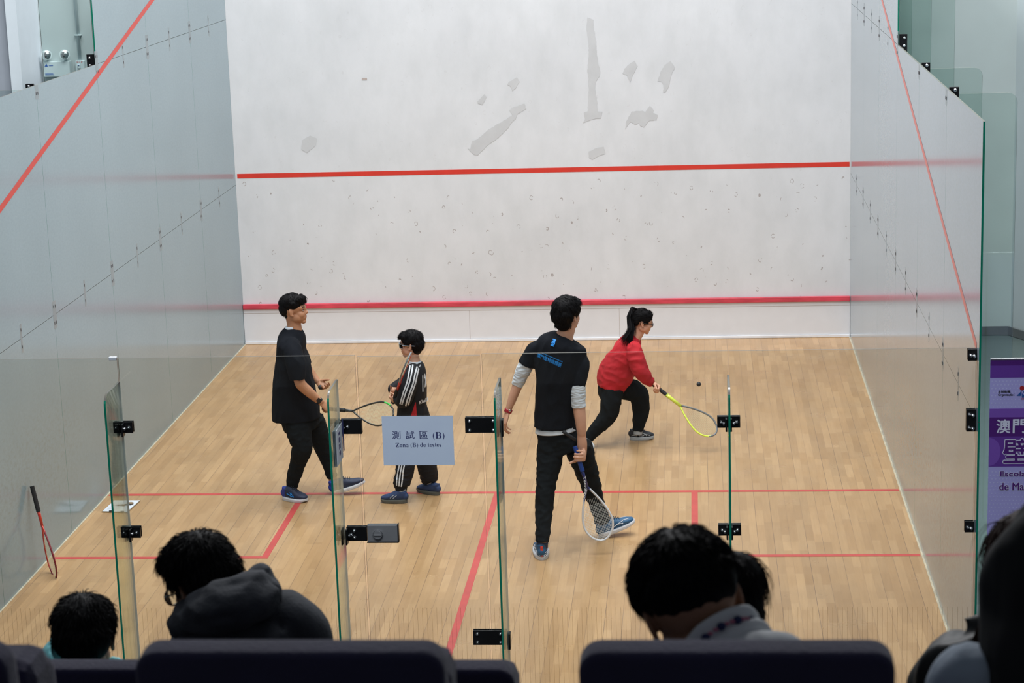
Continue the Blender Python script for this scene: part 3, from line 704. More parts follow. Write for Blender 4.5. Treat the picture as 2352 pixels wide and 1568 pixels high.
def racket(name, label, butt, tip, face, L=.685, cols=('grip_black', 'frame_a', 'frame_b'), width=.103, stringcol='string_pale', headf=.57, tube_r=.0068, text=None, grip_len=.19, sel=None, shaft_r=.013):
    butt, tip = V(butt), V(tip); r = (tip-butt).normalized(); f = V(face); f = (f-r*f.dot(r)).normalized(); s = r.cross(f).normalized()
    o = empty(name, butt, label, 'squash racket')
    P = lambda a, b, c=0: butt+r*a+s*b+f*c
    b = bmesh.new(); tube(b, [P(0, 0), P(.004, 0), P(.03, 0), P(grip_len*.5, 0), P(grip_len-.004, 0), P(grip_len, 0)], lambda t: .0165 if t > .1 else .0175, 12); finish('grip', b, cols[0], o, smooth=True)
    h0 = L*(1-headf); sp = h0
    b = bmesh.new(); tube(b, [P(grip_len-.01, 0), P(grip_len+.03, 0), P(sp+.012, 0)], lambda t: shaft_r-.003*t, 10); finish('shaft', b, cols[1], o, smooth=True)
    pts = [];N = 44
    c = L-.155
    def outline(t):     # t 0..1 once round from the throat
        a = 2*PI*t; x = .5-.5*math.cos(a)       # 0 at throat, 1 at tip
        wd = 0 if not 0 < x < 1 else (width*(1-(1-x/.66)**1.55) if x < .66 else width*math.sqrt(max(0, 1-((x-.66)/.34)**2))**1.08)
        return sp+.0+(L-sp)*x, wd*(1 if t < .5 else -1)
    ring = [P(*outline(i/N)) for i in range(N)]
    half = N//2
    b = bmesh.new(); tube(b, ring, tube_r, 8, closed=True, r2=tube_r*1.15)
    for fc in b.faces:
        cc = fc.calc_center_median(); a = (cc-butt).dot(r); sd = (cc-butt).dot(s)
        fc.material_index = 1 if (sel(a/L, sd/width) if sel else (a > L-.07 or (sd > 0 and a > h0+.05))) else 0
    fr = finish('head_frame', b, [cols[1], cols[2]], o, smooth=True)
    yb = sp+(L-sp)*.22
    b = bmesh.new(); tab = [outline(i/400) for i in range(201)]
    def half_w(a): return min(tab, key=lambda q: abs(q[0]-a))[1]
    a = yb+.05
    while a < L-.01:
        hw = half_w(a)
        if hw > .01: tube(b, [P(a, -hw), P(a, hw)], .0007, 4)
        a += .0115
    xx = -width+.006
    while xx < width:
        aa = [q[0] for q in tab if q[1] > abs(xx)]
        if aa: tube(b, [P(max(min(aa), yb), xx), P(max(aa), xx)], .0007, 4)
        xx += .0115
    finish('strings', b, stringcol, o)
    if text:
        body, col, a0, a1, off0, off1, hh, side = text; b = bmesh.new()
        tb = text_bm(body, bold=.02)
        def fn(x, y):
            aa = a0+(a1-a0)*x; oo = off0+(off1-off0)*x*x
            return P(aa, oo+(y-.5)*hh, side*(.0125))
        join_bm(b, fit_to(tb, fn)); finish('lettering', b, col, o)
    return o
mat('grip_black', (.012, .012, .014), .7, bump=.4, bscale=90); mat('grip_blue', (.01, .06, .33), .6)
mat('frame_black', (.02, .022, .02), .3, coat=.5); mat('frame_green', (.05, .62, .09), .3); mat('frame_grey', (.18, .19, .20), .3)
mat('frame_red', (.62, .03, .015), .3, coat=.5); mat('frame_darkred', (.22, .01, .02), .35); mat('frame_white', (.70, .71, .74), .3, coat=.5)
mat('frame_navy', (.02, .03, .16), .3); mat('frame_yellow', (.75, .88, .10), .35, coat=.3); mat('string_pale', (.60, .60, .42), .5); mat('string_dark', (.06, .06, .06), .5); mat('string_white', (.7, .7, .68), .5)
# racket leaning against the left wall
racket('squash_racket', 'red and black racket leaning head down against the left glass wall', (.028, 2.31, .655), (.165, 2.235, .012), (.82, .56, .13), cols=('grip_black', 'frame_red', 'frame_darkred'), stringcol='string_pale', text=('Tecnifibre', 'frame_white', .665, .45, .062, .098, .02, 1))

# ------------------------------------------------------------------ people
mat('skin_tan', (.47, .225, .120), .5, var=.08, scale=20); mat('skin_light', (.62, .33, .215), .5, var=.07, scale=20); mat('skin_dark', (.33, .17, .10), .5, var=.08, scale=20)
mat('hair_black', (.005, .0045, .005), .6, var=.3, scale=60, spec=.12); mat('hair_brown', (.030, .012, .008), .6, var=.3, spec=.12)
mat('tee_black', (.0075, .009, .0125), .9, var=.12, spec=.15, bump=.15, bscale=220); mat('pants_black', (.008, .010, .0115), .9, var=.12, spec=.15, bump=.12, bscale=200)
mat('jersey_black', (.009, .009, .012), .7, var=.1, spec=.25); mat('white_cloth', (.62, .66, .70), .85, var=.05); mat('stripe_white', (.66, .68, .72), .7)
mat('red_sweater', (.44, .008, .016), .85, var=.14, bump=.2, bscale=180); mat('shoe_navy', (.012, .020, .055), .6, var=.2, bump=.2, bscale=260); mat('shoe_blue', (.01, .035, .30), .5)
mat('shoe_teal', (.012, .085, .19), .5, var=.2, bump=.2, bscale=260); mat('shoe_black', (.02, .022, .028), .55, var=.2); mat('sole_white', (.66, .67, .72), .6, var=.05); mat('sole_dark', (.10, .10, .085), .8, var=.2)
mat('shoe_boy', (.025, .05, .135), .7, var=.3, scale=30); mat('sock_grey', (.42, .44, .46), .9); mat('lace_dark', (.02, .022, .03), .7)
mat('print_blue', (.01, .26, .74), .6); mat('watch_black', (.015, .015, .018), .25); mat('band_red', (.40, .012, .03), .4, var=.3)
mat('eye_dark', (.015, .010, .010), .2); mat('eye_white', (.6, .58, .56), .3); mat('lip', (.42, .16, .13), .5); mat('brow', (.03, .02, .018), .7)
mat('goggle', (.55, .60, .66), .1, metal=.6); mat('glasses_frame', (.02, .02, .022), .3)

def frame(fwd, up=(0, 0, 1), roll=0):
    f = V(fwd).normalized(); u = V(up); l = u.cross(f).normalized(); u = f.cross(l).normalized()
    m = Matrix((f, l, u)).transposed()
    return m
def add_head(bm, c, m, s=1.0, ears=True):
    """head about c; m columns are forward, left, up"""
    P = lambda x, y, z: c+m @ (V((x, y, z))*s)
    def E(x, y, z, a, b, h, u=20, v=14, rot=None): ball(bm, P(x, y, z), (a*s, b*s, h*s), u, v, mtx=(m if rot is None else m @ rot))
    E(-.010, 0, .030, .094, .076, .083, 28, 18); E(-.030, 0, .015, .070, .073, .075, 28, 18)
    E(.036, 0, -.035, .056, .056, .074, 24, 16); E(.030, 0, -.060, .052, .050, .045); E(.066, 0, -.092, .022, .026, .020)
    E(.058, 0, .018, .034, .056, .036); E(.074, 0, .018, .018, .044, .014)
    for q in (1, -1):
        E(.052, q*.028, -.034, .034, .028, .034); E(.018, q*.044, -.056, .044, .018, .034)
    E(.094, 0, -.022, .016, .0105, .013); E(.087, 0, -.004, .013, .0085, .024); E(.088, 0, -.030, .014, .018, .009)
    E(.082, 0, -.052, .013, .022, .009); E(.080, 0, -.064, .012, .020, .009); E(.072, 0, -.062, .020, .030, .024)
    if ears:
        for q in (1, -1):
            rt = Euler((0, math.radians(-12), math.radians(q*-22))).to_matrix()
            E(-.006, q*.076, -.012, .017, .005, .029, 16, 10, rt); E(-.014, q*.080, -.006, .009, .005, .024, 12, 8, rt); E(.004, q*.074, -.034, .009, .007, .010, 10, 8)
def face_details(parent, c, m, s=1.0, open_=1.0, brow=True, skinmat=None):
    P = lambda x, y, z: c+m @ (V((x, y, z))*s)
    for q in (1, -1):
        b = bmesh.new(); ball(b, P(.0765, q*.031, -.001), (.0085*s, .012*s, .0038*s*open_), 12, 8, mtx=m); e = finish('eye', b, 'eye_white', parent, smooth=True)
        b = bmesh.new(); ball(b, P(.0825, q*.031, -.001), (.0035*s, .0062*s, .0040*s*open_), 10, 8, mtx=m); finish('iris', b, 'eye_dark', e, smooth=True)
        b = bmesh.new(); tube(b, [P(.084, q*.016, .004), P(.087, q*.03, .008), P(.077, q*.046, .003)], .0016*s, 6); finish('eyelashes', b, 'brow', e)
        if brow:
            b = bmesh.new(); tube(b, [P(.090, q*.013, .022), P(.089, q*.030, .028), P(.076, q*.048, .023)], .0028*s, 6); finish('eyebrow', b, 'brow', parent)
    b = bmesh.new(); ball(b, P(.0905, 0, -.0545), (.0048*s, .018*s, .0036*s), 12, 8, mtx=m); ball(b, P(.0885, 0, -.0620), (.0050*s, .016*s, .0042*s), 12, 8, mtx=m)
    b = remesh(b, .0012, 1); finish('lips', b, 'lip', parent, smooth=True)
def add_hair(parent, c, m, s=1.0, mt='hair_black', n=700, ln=.05, lift=.25, lowz=-.055, front=.03, seed=1, shells=None, messy=.25, crown=(-.05, 0, .115), thick=.0015, vox=.004, down=0, grav=.35, sidez=None):
    rnd = random.Random(seed); P = lambda x, y, z: c+m @ (V((x, y, z))*s)
    sh = shells or [(-.018, 0, .045, .096, .084, .084), (-.052, 0, .005, .062, .078, .078), (-.050, 0, -.035, .044, .060, .060), (.034, 0, .080, .052, .066, .038), (.005, 0, .040, .070, .0855, .045)]
    b = bmesh.new()
    for x, y, z, a, d, h in sh: ball(b, P(x, y, z), (a*s, d*s, h*s), 28, 18, mtx=m)
    b = remesh(b, vox, 2, fold=.002*s, ffreq=30)
    b.normal_update(); mi = m.inverted(); vs = list(b.verts)
    cr = V(crown); k = 0; tries = 0
    while k < n and tries < n*20:
        tries += 1; v = rnd.choice(vs[:len(vs)]); q = mi @ (v.co-c)/s
        if q.z < lowz or (q.x > front+.06 and q.z < .03): continue
        if sidez is not None and abs(q.y) > .055 and q.z < sidez: continue
        nl = (mi @ v.normal).normalized()
        d = q-cr; d = d-nl*d.dot(nl)
        if d.length < 1e-4: continue
        if down: d = d.normalized()*(1-down)+(V((-.12, 0, -1))-nl*V((-.12, 0, -1)).dot(nl))*down
        d = d.normalized()+V((rnd.uniform(-1, 1), rnd.uniform(-1, 1), rnd.uniform(-1, 1)))*messy
        d = (d+nl*lift*rnd.uniform(.3, 1.4)).normalized()
        L = ln*rnd.uniform(.6, 1.25); g = V((0, 0, -grav))
        pts = [q-nl*.004, q+d*L*.35+nl*.002, q+(d+g*.2).normalized()*L*.7+nl*.001, q+(d+g*.5).normalized()*L-nl*.003]
        tube(b, [P(*p) for p in pts], lambda t, w=thick*s*rnd.uniform(.7, 1.4): w*(1-t*.88), 4); k += 1
    return finish('hair', b, mt, parent, smooth=True)
def add_hand(bm, wrist, d, n, side, s=1.0, curl=(30, 35, 25), thumb=(.5, .6, .35), spread=.0, thumb_curl=20, fr=.0085):
    """palm from the wrist along d; n points out of the palm; side is the thumb side direction"""
    d = V(d).normalized(); n = V(n); n = (n-d*n.dot(d)).normalized(); t = V(side); t = (t-d*t.dot(d)-n*t.dot(n)).normalized()
    P = lambda a, b_, c_=0: wrist+(d*a+t*b_+n*c_)*s
    loft(bm, [(P(-.01, 0), .026*s, .019*s, t), (P(.02, 0), .031*s, .0175*s, t), (P(.055, 0), .040*s, .0155*s, t), (P(.085, -.001), .039*s, .013*s, t)], seg=14, sub=3)
    ball(bm, P(.035, .026, .008), (.022*s, .018*s, .016*s), 12, 8)
    lens = ((.043, .026, .021), (.047, .030, .022), (.044, .028, .021), (.034, .021, .018))
    for i, L in enumerate(lens):
        off = .029-.0195*i; p = P(.082-(.006 if i in (0,) else 0)-(.010 if i == 3 else 0), off, 0)
        ang = 0; pts = [p-d*.012*s, p]; sp = (1.5-i)*spread
        for L_, c_ in zip(L, curl):
            ang += math.radians(c_ + i*2); dd = (d*math.cos(ang)+n*math.sin(ang)+t*sp).normalized(); p = p+dd*L_*s; pts.append(p)
        r = fr*s*(1.0 if i < 3 else .86)
        loft(bm, [(q, r*(1.06-.06*k), r*(1.0-.06*k)) for k, q in enumerate(pts)], seg=10, sub=3)
    a, b_, c_ = thumb; td = (d*a+t*b_+n*c_).normalized(); q = P(.018, .022, .008); p1 = q+td*.042*s
    tc = math.radians(thumb_curl); td2 = (td*math.cos(tc)+(d*.5+n*.6).normalized()*math.sin(tc)).normalized(); p2 = p1+td2*.030*s; p3 = p2+td2*.022*s
    loft(bm, [(q, .0125*s, .0125*s), (p1, .0105*s, .0105*s), (p2, .0095*s, .0095*s), (p3, .008*s, .008*s)], seg=10, sub=3)
def grip_hand(bm, wrist, axis_pt, axis, s=1.0, fr=.0085):
    """fingers closed around a handle through axis_pt along axis (thumb towards +axis)"""
    ax = V(axis).normalized(); d = axis_pt-wrist; d = (d-ax*d.dot(ax)*.65).normalized()
    t = (ax-d*ax.dot(d)).normalized(); n = d.cross(t).normalized()
    return d, t, n
def shoe(parent, heel, toe, up=(0, 0, 1), w=.098, h=.095, upper='shoe_navy', sole='sole_white', accent=None, laces=True, ankle=None, lace='lace_dark', heelcol=None):
    heel, toe = V(heel), V(toe); f = (toe-heel); L = f.length; f.normalize(); u = V(up); u = (u-f*u.dot(f)).normalized(); s = u.cross(f).normalized()
    P = lambda a, b_, c_: heel+f*a*L+s*b_+u*c_
    b = bmesh.new()
    prof = [(.03, .30, .20), (.10, .36, .36), (.25, .36, .60), (.40, .34, .60), (.55, .40, .50), (.70, .46, .42), (.84, .44, .34), (.95, .30, .24)]
    # upper: cross sections along the foot
    loft(b, [(P(a, 0, .028+h*z*.40), w*ww, h*z*.62, s) for a, ww, z in ((.05, .30, .62), (.14, .36, .80), (.28, .38, .86), (.42, .40, .80), (.56, .44, .62), (.70, .48, .48), (.84, .45, .38), (.95, .30, .26))], seg=18, sub=4)
    loft(b, [(P(.10, 0, .045), w*.34, L*.10, s), (P(.14, 0, h*.85), w*.36, L*.15, s), (P(.16, 0, h*1.02), w*.37, L*.165, s)], seg=18, sub=3, cap1='flat')
    b = remesh(b, .0045, 3)
    for v in b.verts:
        q = (v.co-heel).dot(u)
        if q < .018: v.co += u*(.018-q)
    if heelcol:
        for fc in b.faces:
            if (fc.calc_center_median()-heel).dot(f) < L*.17: fc.material_index = 1
    up_ = finish('shoe', b, [upper]+([heelcol] if heelcol else []), parent, smooth=True)
    b = bmesh.new(); N = 28; outl = []
    for i in range(N):
        a = 2*PI*i/N; x = .5-.5*math.cos(a); ww = (.37+.13*math.sin(PI*min(1, x*1.15-.15)) if x > .13 else .37*math.sqrt(max(0, x/.13))) if x < .8 else .47*math.sqrt(max(0, 1-((x-.8)/.2)**2))
        outl.append((x*1.03-.015, ww*w*1.06*(1 if i < N/2 else -1)))
    for z0, z1, g in ((0, .012, .97), (.012, .027, 1.0)):
        pass
    rings = []
    for z_, g in ((0, .93), (.006, 1.0), (.020, 1.02), (.027, .97)):
        rings.append([b.verts.new(P(x, y*g, z_+(.014*max(0, x-.75)/.25 if z_ < .01 else .006*max(0, x-.75)/.25)+(.006*(1-x)**3 if z_ > .01 else 0))) for x, y in outl])
    for r0, r1 in zip(rings, rings[1:]):
        for i in range(N): b.faces.new((r0[i], r0[(i+1) % N], r1[(i+1) % N], r1[i]))
    b.faces.new(list(reversed(rings[0]))); b.faces.new(rings[-1]); bmesh.ops.recalc_face_normals(b, faces=b.faces)
    finish('sole', b, sole, up_, smooth=False)
    if laces:
        b = bmesh.new()
        for k in range(5):
            a = .40+.055*k; z_ = .034+h*(.88-.075*k); ww = w*(.22)
            tube(b, [P(a, -ww, z_-.010), P(a+.01, 0, z_+.004), P(a, ww, z_-.010)], .0022, 6)
        tube(b, [P(.37, 0, h*1.0), P(.41, .018, h*1.22), P(.45, .022, h*1.10), P(.40, .004, h*.98)], .0018, 6)
        tube(b, [P(.37, 0, h*1.0), P(.44, -.012, h*1.05), P(.52, -.030, h*.98)], .0018, 6)
        finish('laces', b, lace, up_)
    if accent:
        col, kind = accent; bv = BVHTree.FromPolygons([v.co for v in up_.data.vertices], [p.vertices for p in up_.data.polygons])
        lines = {'cross': [[(.28, .50), (.45, .30), (.60, .28)], [(.50, .62), (.40, .40), (.46, .22)], [(.40, .62), (.55, .38), (.56, .20)]],
                 'bird': [[(.34, .20), (.50, .42), (.66, .34)], [(.50, .42), (.70, .55), (.86, .46)]],
                 'web': [[(.15, .70), (.28, .25)], [(.38, .22), (.46, .60), (.62, .45), (.54, .22), (.38, .22)], [(.68, .22), (.62, .45), (.82, .25)], [(.05, .35), (.28, .25)]],
                 'strap': [[(.35, .62), (.42, .45), (.50, .25)], [(.45, .65), (.52, .5), (.60, .3)]]}[kind]
        for sd in (1, -1):
            b = bmesh.new()
            for ln in lines:
                pts = []
                for a0, a1 in zip(ln, ln[1:]):
                    for k in range(5):
                        t = k/4; x = a0[0]+(a1[0]-a0[0])*t; z_ = a0[1]+(a1[1]-a0[1])*t
                        o_ = P(x, sd*.2, .022+h*z_*.85); hit = bv.ray_cast(o_, -s*sd)
                        if hit[0] is not None: pts.append(hit[0]+s*sd*.0012)
                if len(pts) > 2: tube(b, pts, .0030, 5)
            if b.verts: finish('side_trim', b, col, up_)
            else: b.free()
    return up_
def decal(name, target, polys, m, parent, off=.003):
    """cloth print: polygon grids in photo coordinates laid on the garment surface and kept there as geometry"""
    me = target.data; bv = BVHTree.FromPolygons([v.co for v in me.vertices], [p.vertices for p in me.polygons])
    b = bmesh.new()
    for grid in polys:                      # grid: rows of (u, v)
        rows = []
        for r in grid:
            rr = []
            for u, v in r:
                d = ray(u, v).normalized(); h = bv.ray_cast(CAM, d)
                rr.append(b.verts.new(h[0]-d*off) if h[0] is not None else None)
            rows.append(rr)
        for r0, r1 in zip(rows, rows[1:]):
            for i in range(len(r0)-1):
                q = (r0[i], r0[i+1], r1[i+1], r1[i])
                if all(q) and max((q[j].co-q[(j+1) % 4].co).length for j in range(4)) < .04: b.faces.new(q)
    return finish(name, b, m, parent)
def strip(pts, w, n=18, ends=None):
    """ribbon along photo points, width w px, as a grid"""
    L = [0]
    for a, c_ in zip(pts, pts[1:]): L.append(L[-1]+math.hypot(c_[0]-a[0], c_[1]-a[1]))
    out = []
    P3 = [V((p[0], p[1], 0)) for p in pts]
    for k in range(n+1):
        t = (len(pts)-1)*k/n; p = catmull(P3, t); q = catmull(P3, min(t+.05, len(pts)-1.0001))-catmull(P3, max(t-.05, 0)); q.normalize()
        nx, ny = -q.y, q.x
        out.append([(p.x+nx*w*g, p.y+ny*w*g) for g in (-.5, 0, .5)])
    return out
def decal_text(name, target, body, quad, m, parent, bold=.03, off=.009, cuts=0):
    """lettering laid on a garment; quad = photo corners (bottom left, bottom right, top right, top left)"""
    me = target.data; bv = BVHTree.FromPolygons([v.co for v in me.vertices], [p.vertices for p in me.polygons])
    b = text_bm(body, bold=bold); bmesh.ops.triangulate(b, faces=b.faces)
    def fn(s, t):
        (ax, ay), (bx_, by_), (cx, cy), (dx, dy) = quad
        u = (ax*(1-s)+bx_*s)*(1-t)+(dx*(1-s)+cx*s)*t; v = (ay*(1-s)+by_*s)*(1-t)+(dy*(1-s)+cy*s)*t
        d = ray(u, v).normalized(); h = bv.ray_cast(CAM, d)
        return (h[0]-d*off) if h[0] is not None else CAM+d*17
    fit_to(b, fn); return finish(name, b, m, parent)
def secs(L): return [psec(*q) for q in L]
def garment(name, parts, m, parent, voxel=.007, smooth=3, fold=.004, ffreq=12, seed=0, flat=True, fstretch=(1, 1, .6)):
    b = bmesh.new()
    for p in parts: loft(b, p, seg=24, sub=4, cap0='flat' if flat else 'round', cap1='flat' if flat else 'round')
    b = remesh(b, voxel, smooth, fold=fold, ffreq=ffreq, seed=seed, fstretch=fstretch)
    return finish(name, b, m, parent, smooth=True)
def shrink(L, k):
    return [(p, a*k, b_*k) for p, a, b_ in L]

# ---- young man in black T-shirt (left)
def build_teen():
    root = empty('person', (1.75, 4.15, 0), 'young man in loose black T-shirt and black joggers walking right with a racket', 'person')
    Y = 4.13
    C0 = at(675.5, 711, Y); m = frame((1, -.05, .03))
    b = bmesh.new(); add_head(b, C0, m, 1.02)
    loft(b, secs([(671, 722, Y, 34, .055), (675, 742, Y, 32, .052), (677, 758, Y, 34, .056), (675, 775, Y, 36, .07), (673, 800, Y, 44, .10)]))
    torso = secs([(673, 800, Y, 46, .11), (674, 850, Y, 60, .15), (677, 910, Y, 62, .14), (682, 955, Y, 62, .15)])
    loft(b, torso)
    legn = secs([(690, 950, 4.07, 46), (692, 1000, 4.03, 42), (695, 1028, 4.02, 34), (684, 1065, 4.05, 28), (672, 1112, 4.09, 20), (668, 1128, 4.10, 22)])
    legf = secs([(708, 950, 4.2, 46), (733, 1000, 4.24, 38), (749, 1040, 4.27, 30), (761, 1085, 4.28, 20), (766, 1105, 4.28, 22)])
    loft(b, legn); loft(b, legf)
    # near arm
    loft(b, secs([(674, 806, 4.00, 20), (681, 845, 3.92, 26), (688, 876, 3.90, 25), (694, 886, 3.91, 25), (712, 902, 3.93, 23), (728, 916, 3.95, 18), (737, 923, 3.96, 16)]))
    w1 = at(737, 923, 3.96); butt = at(741, 937, 3.98); tip = at(893, 952, 3.84)
    ax = (tip-butt).normalized(); hp = butt+ax*.035
    add_hand(b, w1, (at(757, 938, 3.97)-w1), (at(745, 948, 4.02)-at(745, 930, 3.95)), -VIEW*.3+CUP, s=.98, curl=(62, 78, 50), thumb=(.75, .35, .5), thumb_curl=30)
    # far arm with the ball
    loft(b, secs([(678, 806, 4.26, 20), (697, 838, 4.33, 26), (708, 850, 4.33, 23), (720, 865, 4.32, 20), (730, 876, 4.30, 15)]))
    w2 = at(730, 876, 4.30)
    add_hand(b, w2, (at(748, 890, 4.26)-w2), V((0, -.6, .6)), -VIEW+CUP*.6, s=.95, curl=(35, 45, 30), thumb=(.8, .4, .5), thumb_curl=15)
    b = remesh(b, .0042, 2); body = finish('body', b, 'skin_tan', root, smooth=True)
    face_details(root, C0, m, 1.02)
    add_hair(root, C0, m, 1.02, n=1300, ln=.028, lift=.0, messy=.05, sidez=.04, seed=3, crown=(-.055, 0, .13), lowz=-.03, thick=.0014,
             shells=[(-.016, 0, .050, .099, .084, .082), (-.056, 0, .020, .060, .076, .074), (-.050, 0, -.030, .030, .050, .050), (.040, 0, .080, .058, .068, .038), (.062, 0, .064, .034, .060, .026), (.0, 0, .060, .070, .085, .040)])
    b = bmesh.new(); loft(b, secs([(668.5, 748.5, Y, 29, .056), (671, 762, Y, 36, .062)]), seg=24, cap0='flat', cap1='flat'); finish('undershirt_collar', b, 'white_cloth', root, smooth=True)
    # shirt
    up = V((0, 0, 1))
    def S(u, v, w, dep, tilt=0): 
        p, a, c_ = psec(u, v, Y, w, dep); return (p, a, c_, CRIGHT*math.cos(tilt)+CUP*math.sin(tilt))
    body_ = [S(674, 753, 37, .063, -.48), S(673, 766, 56, .12, -.44), (S(670, 786, 64, .20, -.25)), S(669, 805, 66, .215, -.1), S(672, 830, 78, .20), S(674, 855, 87, .19), S(675, 890, 98, .18), S(678, 930, 109, .18), S(681, 960, 112, .18, .08)]
    sl = secs([(672, 792, 4.0, 40), (674, 812, 3.95, 44), (680, 840, 3.91, 44), (684, 871, 3.90, 35)])
    sl2 = secs([(676, 792, 4.27, 40), (688, 815, 4.31, 40), (699, 838, 4.33, 34)])
    b = bmesh.new()
    for p in (body_, sl, sl2): loft(b, p, seg=28, sub=4, cap0='flat' if p is body_ else 'round', cap1='flat')
    b = remesh(b, .0065, 3, fold=.0060, ffreq=9, seed=3, fstretch=(1.2, 1.2, .6)); finish('t_shirt', b, 'tee_black', root, smooth=True)
    tr = [secs([(684, 945, 4.12, 84, .13), (690, 965, 4.12, 88, .13), (694, 985, 4.12, 82, .12)]),
          secs([(686, 965, 4.07, 62), (688, 998, 4.03, 57), (695, 1024, 4.01, 46), (692, 1038, 4.02, 46), (685, 1060, 4.05, 37), (677, 1088, 4.08, 33), (673, 1104, 4.09, 29), (671, 1120, 4.10, 25)]),
          secs([(718, 962, 4.19, 52), (727, 985, 4.22, 50), (738, 1018, 4.25, 42), (748, 1044, 4.27, 35), (757, 1072, 4.28, 29), (763, 1096, 4.28, 24)])]
    garment('joggers', tr, 'pants_black', root, .0062, 3, .0045, 17, 5, fstretch=(.9, .9, 1.2))
    shoe(root, atz(651, 1146), atz(705, 1153)+V((0, 0, 0)), w=.10, h=.10, upper='shoe_navy', sole='sole_white', accent=('print_blue', 'cross'), heelcol='shoe_blue')
    hh = atz(764, 1136); tt = at(832, 1113, 4.24)
    shoe(root, hh, hh+(tt-hh).normalized()*.28, up=(-.25, 0, 1), w=.10, h=.10, upper='shoe_navy', sole='sole_white', heelcol='shoe_blue')
    # watch
    wd = (at(737, 923, 3.96)-at(712, 902, 3.93)).normalized(); wc = at(733, 920, 3.955)
    b = bmesh.new(); loft(b, [(wc-wd*.011, .0300, .0300), (wc+wd*.011, .0285, .0285)], seg=20, cap0='flat', cap1='flat'); wt = finish('smart_watch', b, 'watch_black', root, smooth=True)
    b = bmesh.new(); q = wc-VIEW*.030+CUP*.003; mm = Matrix((wd, VIEW.cross(wd).normalized(), -VIEW)).transposed(); r_ = bmesh.ops.create_cube(b, size=1, matrix=Matrix.Translation(q) @ mm.to_4x4() @ Matrix.Diagonal((.038, .034, .010, 1))); bmesh.ops.bevel(b, geom=b.edges[:], offset=.004, segments=2, affect='EDGES'); finish('watch_case', b, 'watch_black', wt)
    racket('squash_racket', 'black racket with green tip held low by the young man in black', butt, tip, CUP*.45-VIEW*.9, L=.60, cols=('grip_black', 'frame_black', 'frame_green'), stringcol='string_pale', width=.104, sel=lambda a, q: .82 < a < .93 and q < 0)
    bm = bmesh.new(); ball(bm, at(736, 889, 4.235), .0195, 20, 12); finish('squash_ball', bm, 'rubber_black', smooth=True, label='black squash ball held in the left hand of the young man', cat='ball')
build_teen()

